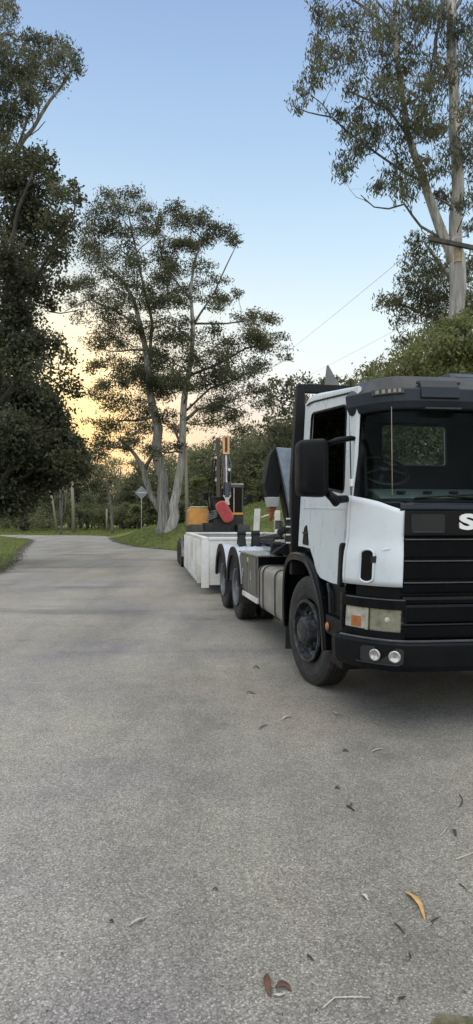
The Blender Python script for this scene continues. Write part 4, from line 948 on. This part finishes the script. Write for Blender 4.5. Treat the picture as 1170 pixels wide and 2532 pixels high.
LL = [(60,982,60,56),(112,1022,50,40),(30,1082,60,60),(100,1102,60,46),(152,1082,38,28),(186,1102,28,22),(206,1128,22,18),(170,1152,46,26),(60,1182,70,46),(132,1190,38,18),(10,1242,46,36),(50,1240,34,24),(90,1060,60,40),(20,1000,50,50),(120,1150,50,30),(10,1160,50,50)]
tree('broadleaf_tree', 'low dark tree under the tall ones at left, leaning out over the grass verge', 'tree', 24,
     [[(-45,1345,26),(-20,1250,24),(30,1150,18),(70,1080,12),(110,1040,6)], [(30,1200,10),(90,1160,7),(160,1130,4)]],
     LL, LEAFD, BARKD, .16, .095, .15, 1800, depth=1.5, clump=.40, limb_r=.03, cpb=14)

# far tree behind the head frame of the truck
tree('broadleaf_tree', 'dark tree far behind the truck head frame, right of the spreading gums', 'tree', 58,
     [[(760,1280,14),(762,1180,12),(768,1080,10),(780,1000,7),(790,950,4)]],
     [(700,950,30,14),(742,942,30,12),(780,948,32,14),(820,940,28,12),(850,950,22,12),(680,980,34,14),(730,985,40,16),(700,1020,38,16),(760,1010,40,18),(660,1050,30,14),(710,1060,40,18),(760,1060,40,20),(800,1000,40,20),(680,1090,36,18),(740,1110,50,20),(790,1090,40,24),(720,1150,46,22),(780,1160,46,26)],
     LEAFM, BARKD, .36, .17, .1, 420, depth=2.5, clump=.42, limb_r=.06, cpb=8)

tree('bushy_tree', 'light green bushy tree in front of the power pole foot, behind the cab roof', 'tree', 17,
     [[(1180,1290,16),(1170,1100,14),(1150,960,10),(1130,880,6)], [(1172,1120,10),(1080,980,7),(1000,920,4)], [(1160,1000,7),(1080,900,5),(1060,860,3)]],
     [(1108,812,48,20),(1152,800,38,24),(1062,842,46,22,.8),(1120,862,58,28,1.3),(1012,872,46,20,.7),(962,902,44,16,.6),(1050,902,58,24,1.3),(1150,902,50,30,1.3),(925,925,34,12,.6),(1000,928,50,16,1.2),(1185,850,40,50),(1100,930,60,24,1.3),(1190,920,40,40),(1180,780,30,30)],
     LEAFL, BARKD, .13, .05, .35, 620, depth=1.2, clump=.40, limb_r=.02, cpb=12)

# generic small trees and bushes beyond the road: each one a thing of its own
def shrub(name, label, px, pyb, w, h, Y, leafm, bark=None, trunkpx=None, n=5000, leaf=.22, cat='bush', group=None, taper=1.0):
    s = Y / F; c = at(px, pyb, Y); z = gz(c.x, c.y); root = empty(name, (c.x, c.y, z)); tag(root, label, cat, group)
    dz = c.z - z; H = h * s + max(dz, -.3); Wd = w * s * .5
    nb = max(6, int(7 * w * h / 3000)); V = []; mb = MB()
    for i in range(nb):
        t = random.random() ** .8; zz = H * (.15 + .8 * t); ww = Wd * (1 - taper * .6 * t ** 1.6) * math.sqrt(random.random())
        a = random.uniform(0, 2 * math.pi); cc = np.array([math.cos(a) * ww, math.sin(a) * ww * .8, zz]); r = Wd * random.uniform(.25, .42)
        cl = ellipsoid_pts(cc, np.array([r, r, r * .7]), 10)
        V.append(leaves(cl, r * .35, n // nb, leaf, leaf * .5, .15, .8))
        mb.tube([(0, 0, -.1), (cc[0] * .3, cc[1] * .3, zz * .5), tuple(cc)], [.05, .035, .012], 5, cap=False)
    mb.build('stem' if cat == 'bush' else 'trunk', bark or BARKD, root)
    V = np.concatenate(V); nq = len(V) // 4; rawmesh('foliage' if cat == 'bush' else 'crown', V, np.arange(nq * 4).reshape(-1, 4), leafm, root); return root
for a in [
    ('bush', 'wide olive green bush at the foot of the dark left tree', 60, 1312, 150, 80, 86, LEAFB),
    ('bush', 'dull green bush between the leaning pole and the upright pole', 152, 1310, 80, 80, 90, LEAFB),
    ('bush', 'grey green bush just right of the thick timber pole', 215, 1308, 80, 90, 88, LEAFB),
    ('bush', 'low yellow-green bush around the thin stake at the road bend', 262, 1306, 90, 60, 92, LEAFL),
    ('bush', 'round olive bush right of the thin stake', 305, 1304, 80, 62, 90, LEAFB),
    ('bush', 'bright green bush under the diamond sign', 345, 1300, 60, 50, 70, LEAFL),
    ('bush', 'dark green bush between the pale sapling and the diamond sign', 318, 1272, 60, 90, 105, LEAFD),
    ('bush', 'shaded bush directly behind the base of the gum trunks', 445, 1300, 60, 70, 60, LEAFB),
    ('bush', 'light green bush between the slim pole and the excavator', 490, 1290, 60, 110, 75, LEAFL),
    ('bush', 'bright green bush behind the hook arm', 655, 1262, 80, 110, 85, LEAFL),
    ('bush', 'leafy bush between the excavator mirror and the lawn', 610, 1250, 50, 70, 95, LEAFB)]:
    shrub(*a, n=4500)
for a in [
    ('small_tree', 'dark bushy tree behind the thick timber pole', 200, 1300, 110, 160, 100, LEAFD),
    ('small_tree', 'hazy pale tree in the gap under the yellow glow', 262, 1300, 120, 170, 120, LEAFB),
    ('small_tree', 'dense green tree behind the diamond sign', 350, 1290, 110, 150, 110, LEAFB),
    ('small_tree', 'mottled green tree right of the gum trunks', 500, 1280, 110, 190, 100, LEAFB),
    ('small_tree', 'grey green tree behind the leaning pole', 120, 1300, 110, 130, 95, LEAFB),
    ('small_tree', 'dark broad tree rising behind the excavator cab', 600, 1250, 120, 170, 120, LEAFD)]:
    shrub(*a, n=9000, leaf=.32, cat='tree')
# pale sapling trunks
def sapling(label, lines, Y, crown):
    tree('gum_sapling', label, 'tree', Y, lines, crown, LEAFB, BARKP, .28, .12, .3, 300, depth=1.5, clump=.4, limb_r=.03, cpb=6)
sapling('pale forked sapling in front of the hazy trees at the road bend', [[(276,1290,7),(276,1262,6),(268,1215,5),(262,1170,4),(262,1135,3)], [(277,1245,5),(296,1200,4),(299,1155,3)], [(268,1215,3),(285,1185,2)]], 82,
        [(262,1140,26,14,.7),(295,1150,24,12,.7),(280,1165,24,10,.6),(245,1160,18,10,.6),(320,1168,20,10,.6)])
sapling('thin pale double-stemmed sapling left of the thick timber pole', [[(152,1290,4),(154,1240,3.5),(158,1180,3)], [(150,1290,3),(149,1230,3),(152,1185,2.5)], [(160,1270,3),(166,1210,3),(170,1180,2)]], 78,
        [(160,1165,26,12),(140,1170,22,10),(185,1160,22,12),(205,1165,22,14),(215,1185,16,10)])

# the wood that closes off the valley: hillside canopy that reads as one mass
V = []; T = MB()
def wood(px0, px1, Ytop, y0, y1, n, ln):
    for i in range(n):
        px = random.uniform(px0, px1); Yd = random.uniform(y0, y1); top = Ytop(px) + random.uniform(0, 26) + (y1 - Yd) / (y1 - y0) * 40
        c = at(px, top, Yd); z = gz(c.x, c.y); H = max(3.0, c.z - z); Wd = random.uniform(2.0, 3.6)
        T.tube([(c.x, c.y, z), (c.x + .3, c.y, z + H * .8)], [.16, .06], 5)
        for k in range(5):
            zz = z + H * (.22 + .19 * k) ; r = Wd * (1.0 if k < 4 else .65)
            cc = np.array([c.x + random.uniform(-.8, .8), c.y + random.uniform(-.8, .8), min(zz, c.z - .4)])
            V.append(leaves(ellipsoid_pts(cc, np.array([r, r, H * .12 + .5]), 9), .6, 190, ln, ln * .5, .15))
def hill(px):
    return np.interp(px, [-200, 60, 200, 260, 330, 430, 520, 600, 680, 740, 800, 870, 950, 1000, 1100, 1200, 1500], [1150, 1150, 1150, 1165, 1165, 1118, 1098, 1062, 1040, 1010, 985, 960, 915, 890, 870, 860, 850])
wood(-150, 480, hill, 105, 135, 70, .5)
wood(430, 900, hill, 95, 130, 85, .5)
V2 = V; V = []
wood(860, 1500, hill, 60, 95, 130, .42)
V1 = np.concatenate(V2 + V); nq = len(V1) // 4
fo = rawmesh('woodland', V1, np.arange(nq * 4).reshape(-1, 4), leafmat('wood leaves', (.055, .074, .040), (.11, .132, .07), (.19, .21, .12), .4, .16, tint=(.13, .12, .05)))
tag(fo, 'wooded hillside closing off the valley behind the road and truck', 'woodland', kind='stuff')
to = T.build('woodland_trunks', BARKD); tag(to, 'thin trunks inside the wooded hillside', 'tree trunks', kind='stuff')

# ------------------------------------------------------------------ grass
def grassy(n, x0, x1, y0, y1, hgt, wid, test):
    x = rng.uniform(x0, x1, n); y = rng.uniform(y0, y1, n); k = test(x, y); x = x[k]; y = y[k]; n = len(x)
    z = height(x, y) - .01; a = rng.uniform(0, 2 * np.pi, n); h = hgt * rng.uniform(.4, 1.4, n); w = wid * rng.uniform(.6, 1.4, n)
    lx = rng.normal(0, .35, n) * h; ly = rng.normal(0, .35, n) * h
    v = np.stack([np.stack([x - np.cos(a) * w, y - np.sin(a) * w, z], 1), np.stack([x + np.cos(a) * w, y + np.sin(a) * w, z], 1), np.stack([x + lx, y + ly, z + h], 1)], 1).reshape(-1, 3)
    return v
GR = leafmat('grass blades', (.10, .135, .042), (.18, .23, .075), (.28, .33, .13), .35, 1.2, tint=(.15, .14, .06), spec=.2)
gv = [grassy(130000, -14, 12, 27, 62, .11, .018, lambda x, y: (x > interp(RE, y) + .05)),
      grassy(70000, -30, -7, 14, 72, .12, .016, lambda x, y: (x < interp(LE, y) - .02)),
      grassy(70000, -45, 0, 70, 98, .16, .03, lambda x, y: (y > interp([(-60, 79.5), (-26, 77.3), (-17, 74.3), (-14.2, 70.3), (0, 70)], x))),
      grassy(40000, -6, 12, 60, 90, .15, .03, lambda x, y: (x > interp(RE, y) + .05))]
gv = np.concatenate(gv); nt_ = len(gv) // 3
go = rawmesh('grass', gv, np.arange(nt_ * 3).reshape(-1, 3), GR, tris=True)
tag(go, 'short green grass on both road banks', 'grass', kind='stuff')
# gravel and leaf litter along the road edge
lv = []
n = 9000
for T_, sgn in ((LE, -1), (RE, 1)):
    y = rng.uniform(16, 62, n); x = interp(T_, y) + sgn * rng.normal(.0, .16, n); s_ = rng.uniform(.012, .035, n); a = rng.uniform(0, 6.28, n)
    z = np.maximum(height(x, y), .006) + .012
    for dx, dy, dz in ((-1, 0, -.3), (0, -.6, .3), (1, 0, .2), (0, .7, -.2)):
        lv.append(np.stack([x + (dx * np.cos(a) - dy * np.sin(a)) * s_, y + (dx * np.sin(a) + dy * np.cos(a)) * s_, z + dz * s_], 1))
A = np.stack(lv[:4], 1).reshape(-1, 3); B = np.stack(lv[4:], 1).reshape(-1, 3); AB = np.concatenate([A, B])
lo_ = rawmesh('leaf_litter', AB, np.arange(len(AB)).reshape(-1, 4), leafmat('litter', (.03, .022, .012), (.10, .08, .05), (.28, .26, .22), 0, 3))
tag(lo_, 'scattered leaf litter and grit along both road edges', 'litter', kind='stuff')

# ------------------------------------------------------------------ poles, sign, wires, posts
def pole(name, label, cat, pts, Y, mat, r_seg=10):
    P = [at(a, b, Y) for a, b, w in pts]; s = Y / F
    base = Vector((P[0].x, P[0].y, gz(P[0].x, P[0].y))); root_pts = [Vector((0, 0, -.2))] + [p - base for p in P[1:]] if P[0].z > base.z else [p - base for p in P]
    rs = [q[2] * s * .5 for q in pts]; mb = MB(); mb.tube(root_pts, rs, r_seg)
    o = mb.build(name, mat, loc=base, smooth=True); tag(o, label, cat); return o
pole('timber_pole', 'thick upright weathered pole by the far road bend', 'pole', [(183,1314,9),(181,1250,8),(177,1175,7)], 84, BEIGE)
pole('timber_pole', 'slim pole leaning left on the far grass verge', 'pole', [(142,1312,7),(133,1255,5.5),(123,1202,5)], 84, BEIGE)
pole('stake', 'thin short stake at the road bend', 'stake', [(264,1312,5),(264,1258,4.5)], 86, BEIGE)
pole('timber_pole', 'tall slim pale pole just left of the excavator', 'pole', [(463,1316,9),(461,1200,8),(459,1100,7)], 43, BEIGE)
# road sign seen from the back
sg_ = at(350, 1296, 64); zz = gz(sg_.x, sg_.y); sign = empty('road_sign', (sg_.x, sg_.y, zz)); tag(sign, 'diamond warning sign seen from behind on its post', 'road sign')
zc = at(350, 1218, 64).z - zz
MB().cyl((0, 0, -.2), (0, 0, zc + .3), .035, 8).build('post', SILVER, sign)
hd = .68; MB().prism(rounded([(0, zc - hd), (hd, zc), (0, zc + hd), (-hd, zc)], .08), 'y', -.05, -.038).build('sign_plate', SIGNM, sign)
MB().box(-.4, .4, -.066, -.052, zc - .04, zc + .04).build('bracket', SILVER, sign)
# power pole with crossarm
pb = at(1137, 1290, 18); pz = gz(pb.x, pb.y); PO = Vector((pb.x, 18, pz)); pp_ = empty('power_pole', PO); tag(pp_, 'timber power pole with crossarm in front of the tall gum', 'power pole')
topz = at(1137, 592, 18).z - pz
MB().tube([(0, 0, -.3), (0, 0, topz)], [.15, .105], 14).build('pole', barkmat('pole timber', (.12, .115, .105), (.20, .19, .175), (.29, .275, .25)), pp_, smooth=True)
MB().tube([(-.01, -.012, at(0, 650, 18).z - pz), (-.01, -.012, at(0, 612, 18).z - pz)], .112, 12).build('fresh_timber_band', simple('tan timber', (.33, .26, .175), .8, var=.25, scale=10), pp_)
a0 = at(1060, 590, 17.8) - PO; a1 = at(1240, 627, 17.8) - PO; dr = (a1 - a0).normalized(); upv = Vector((0, 0, 1)); bkv = dr.cross(upv).normalized()
cm = MB(); cm.sweep([[p + upv * .055 + bkv * .05, p + upv * .055 - bkv * .05, p - upv * .055 - bkv * .05, p - upv * .055 + bkv * .05] for p in (a0, a1)])
ca = cm.build('crossarm', barkmat('crossarm timber', (.03, .028, .025), (.06, .055, .05), (.10, .09, .08)), pp_)
for t in (.04, .30, .72, .95):
    p = a0.lerp(a1, t); ins = MB(); ins.lathe([(0.05, .001), (.05, .03), (.08, .045), (.10, .03), (.13, .04), (.15, .02), (.155, .001)], p, 12, 'z', closed=False); ins.build('insulator', simple('insulator', (.16, .13, .11), .25), ca)
# wires sag away to the next pole
def wire(label, p0, p1, r, sag):
    P = [Vector(p0).lerp(Vector(p1), k / 16) - Vector((0, 0, sag * 4 * (k / 16) * (1 - k / 16))) for k in range(17)]
    mb = MB(); mb.tube([p - P[0] for p in P], r, 5); o = mb.build('power_line', WIREM, loc=P[0]); tag(o, label, 'wire', 'power lines running off behind the trees')
wA = PO + a0.lerp(a1, .04) + Vector((0, 0, .14)); wB = at(735, 845, 75)
wire('upper power line crossing the sky from the crossarm down to the left', wA, at(620, 935, 90), .007, .25)
wire('lower faint power line ending in the foliage left of the tall gum', PO + Vector((0, 0, topz - 1.6)), at(640, 985, 90), .005, .2)
# white posts and hoop on the lawn behind the hook arm
gp_ = at(636, 1310, 40); gzv = gz(gp_.x, gp_.y)
def wpost(label, px, top, bot, w, Y, lean=0):
    p0 = at(px, bot, Y); z = gz(p0.x, p0.y); p1 = at(px + lean, top, Y); b = Vector((p0.x, p0.y, z)); s = Y / F * w * .5
    mb = MB(); mb.sweep([[q + Vector((-s, -.04, 0)), q + Vector((s, -.04, 0)), q + Vector((s, .04, 0)), q + Vector((-s, .04, 0))] for q in (Vector((0, 0, min(-.1, p0.z - z))), p1 - b)])
    o = mb.build('white_post', TRAYWHITE, loc=b, bevel=.01); tag(o, label, 'post')
wpost('thick white post leaning right, on the lawn left of the rusty hook', 630, 1258, 1312, 15, 30, 7)
wpost('short white post half hidden by the hook arm rams', 686, 1262, 1312, 14, 30)
hp_ = [at(645 + k * 8, 1280 - 7 * math.sin(math.pi * k / 6), 30) for k in range(7)]; hb = Vector((hp_[0].x, hp_[0].y, hp_[0].z))
mb = MB(); mb.tube([p - hb for p in hp_], .03, 8); tag(mb.build('white_rail', TRAYWHITE, loc=hb, smooth=True), 'curved white rail joining the two white posts', 'rail')

# crumbs of bark and grit over the near asphalt
ng = 900; gyy = 1.9 + 9 * rng.uniform(0, 1, ng) ** 1.5; gx = rng.uniform(-1, 1, ng) * gyy * .40; gs = rng.uniform(.0012, .0048, ng); ga = rng.uniform(0, 6.28, ng)
gq = np.stack([np.stack([gx + (dx * np.cos(ga) - dy * np.sin(ga)) * gs, gyy + (dx * np.sin(ga) + dy * np.cos(ga)) * gs, .0085 + dz * gs], 1) for dx, dy, dz in ((-1.6, 0, 0), (0, -.6, .5), (1.6, 0, 0), (0, .6, .6))], 1).reshape(-1, 3)
tag(rawmesh('road_grit', gq, np.arange(ng * 4).reshape(-1, 4), leafmat('grit', (.03, .027, .022), (.10, .09, .07), (.42, .40, .35), 0, 3)), 'fine crumbs of bark and grit strewn over the near asphalt', 'grit', kind='stuff')

# ------------------------------------------------------------------ litter lying on the asphalt, one thing each
LY = simple('yellow leaf', (.52, .31, .11), .5, var=.2, scale=60)
LBR = simple('brown leaf', (.10, .045, .028), .5, var=.35, scale=60)
LGY = simple('grey leaf', (.42, .41, .36), .6, var=.2, scale=60)
LDK = simple('dark twig', (.035, .032, .028), .7, var=.3, scale=60)
LPL = simple('pale twig', (.50, .47, .38), .6, var=.15, scale=60)
def leaf(label, pxs, width, mat, curl=.012, name='fallen_leaf', cat='leaf'):
    """leaf blade along a pixel polyline on the road, curled and a little raised"""
    P = [onground(a, b, .010) for a, b in pxs]; n = 14; o = P[0].copy()
    def pt(t):
        f = t * (len(P) - 1); i = min(int(f), len(P) - 2); return P[i].lerp(P[i + 1], f - i)
    mb = MB(); L_ = sum((P[i + 1] - P[i]).length for i in range(len(P) - 1))
    for side_ in (0,):
        rows = []
        for k in range(n + 1):
            t = k / n; c = pt(t); d = (pt(min(1, t + .05)) - pt(max(0, t - .05))).normalized(); s_ = Vector((-d.y, d.x, 0)); w = width * (math.sin(math.pi * min(1, t * .96 + .02)) ** 1.0) * .5 + .0006
            z = curl * .7 * math.sin(math.pi * t) + curl * .3 * math.sin(5 * t)
            rows.append([c - o + s_ * w + Vector((0, 0, z + w * .35)), c - o + Vector((0, 0, z)), c - o - s_ * w + Vector((0, 0, z + w * .35))])
        mb.grid(lambda i, j: rows[i][j], list(range(n + 1)), [0, 1, 2])
    ob = mb.build(name, mat, loc=o, solid=.0012, smooth=True); tag(ob, label, cat); return ob
def twig(label, pxs, r, mat, extra=None):
    P = [onground(a, b, .012) for a, b in pxs]; o = P[0].copy(); mb = MB(); mb.tube([p - o for p in P], [r] * (len(P) - 1) + [r * .5], 6)
    if extra: mb.tube([onground(a, b, .014) - o for a, b in extra], [r * .7] * (len(extra) - 1) + [r * .3], 5)
    ob = mb.build('twig', mat, loc=o); tag(ob, label, 'twig'); return ob
leaf('long yellow curved leaf lying near the right edge of the asphalt', [(1000, 2204), (1022, 2222), (1040, 2242), (1052, 2276)], .020, LY, .010)
leaf('upright reddish brown leaf, left one of the curled pair', [(661, 2406), (660, 2424), (663, 2444), (670, 2464)], .024, LBR, .006)
leaf('arched reddish brown leaf, right one of the curled pair', [(680, 2444), (694, 2438), (708, 2439), (722, 2449)], .021, LBR, .008)
leaf('thin brown curl below the two curled brown leaves', [(674, 2460), (690, 2464), (706, 2455)], .010, LGY, .006)
leaf('crumpled pale grey leaf lying alone left of the road middle', [(318, 2290), (336, 2284), (350, 2276), (366, 2262)], .012, LGY, .014)
leaf('small white leaf in front of the front tyre', [(696, 1780), (708, 1774), (724, 1771)], .022, LGY, .010)
leaf('pale curled leaf below the headlight', [(820, 1760), (832, 1768), (846, 1764)], .016, LGY, .015)
leaf('flat whitish leaf pair below the bumper shadow', [(918, 1858), (934, 1854), (950, 1850)], .012, LGY, .006)
leaf('small dark round leaf left of the yellow leaf tip', [(1010, 2210), (1020, 2214), (1026, 2222)], .014, LDK, .006)
leaf('grey curled leaf at right between twigs', [(1116, 2052), (1124, 2058), (1128, 2068)], .016, LDK, .010)
leaf('small tan leaf above the yellow leaf', [(892, 2212), (902, 2216), (912, 2226)], .012, LGY, .006)
leaf('dark leaf scrap in the middle of the asphalt', [(848, 1858), (854, 1856), (862, 1858)], .018, LDK, .006)
leaf('dull leaf near the front mudflap', [(608, 1714), (618, 1713), (632, 1715)], .018, LDK, .010)
leaf('narrow grey leaf below the mudflap leaf', [(640, 1804), (650, 1798), (662, 1790)], .012, LDK, .010)
leaf('dry leaf left of the front tyre', [(626, 1652), (634, 1650), (642, 1653)], .022, LDK, .014)
twig('black forked twig in the middle right of the asphalt', [(858, 1992), (866, 1996), (876, 2004)], .0060, LDK, [(866, 1996), (870, 1984)])
twig('curved dark twig near the right edge', [(1136, 1964), (1144, 1976), (1142, 1988), (1134, 1996)], .0030, LDK)
twig('dark stick below left of the yellow leaf', [(976, 2282), (988, 2292), (1000, 2308)], .0034, LDK)
twig('branched twig touching the tip of the yellow leaf', [(1066, 2278), (1076, 2272), (1090, 2266)], .0022, LDK, [(1066, 2290), (1074, 2276), (1080, 2266)])
twig('short dark twig above the pale bent stalk', [(760, 2360), (768, 2366), (776, 2376)], .0034, LDK)
twig('long pale bent stalk lying near the bottom edge', [(798, 2492), (828, 2466), (870, 2465), (916, 2466)], .0022, LPL)
twig('pale straw near the right edge', [(1128, 2124), (1150, 2116), (1175, 2106)], .0026, LPL)
twig('faint pale straw beside the grey curled leaf', [(1088, 2066), (1098, 2056), (1106, 2044)], .0020, LPL)
twig('tiny dark twig at the lower right', [(986, 2468), (996, 2466), (1004, 2464)], .0034, LDK)
twig('short dark twig right of the short stick', [(1012, 2356), (1015, 2362), (1016, 2368)], .0034, LDK)
twig('small dark twig at the right below the tan straw', [(1136, 2184), (1146, 2192), (1154, 2202)], .0028, LDK)
leaf('black leaf crumb beside the crumpled pale leaf', [(270, 2278), (276, 2277), (282, 2280)], .010, LDK, .004)
leaf('black speck of bark left of the road middle far down', [(526, 2200), (534, 2198), (540, 2202)], .009, LDK, .004)
leaf('tiny dark leaf crumb below the black forked twig', [(828, 1950), (834, 1947), (840, 1951)], .012, LDK, .004)
print('objects', len(bpy.data.objects), 'faces', sum(len(m.polygons) for m in bpy.data.meshes))
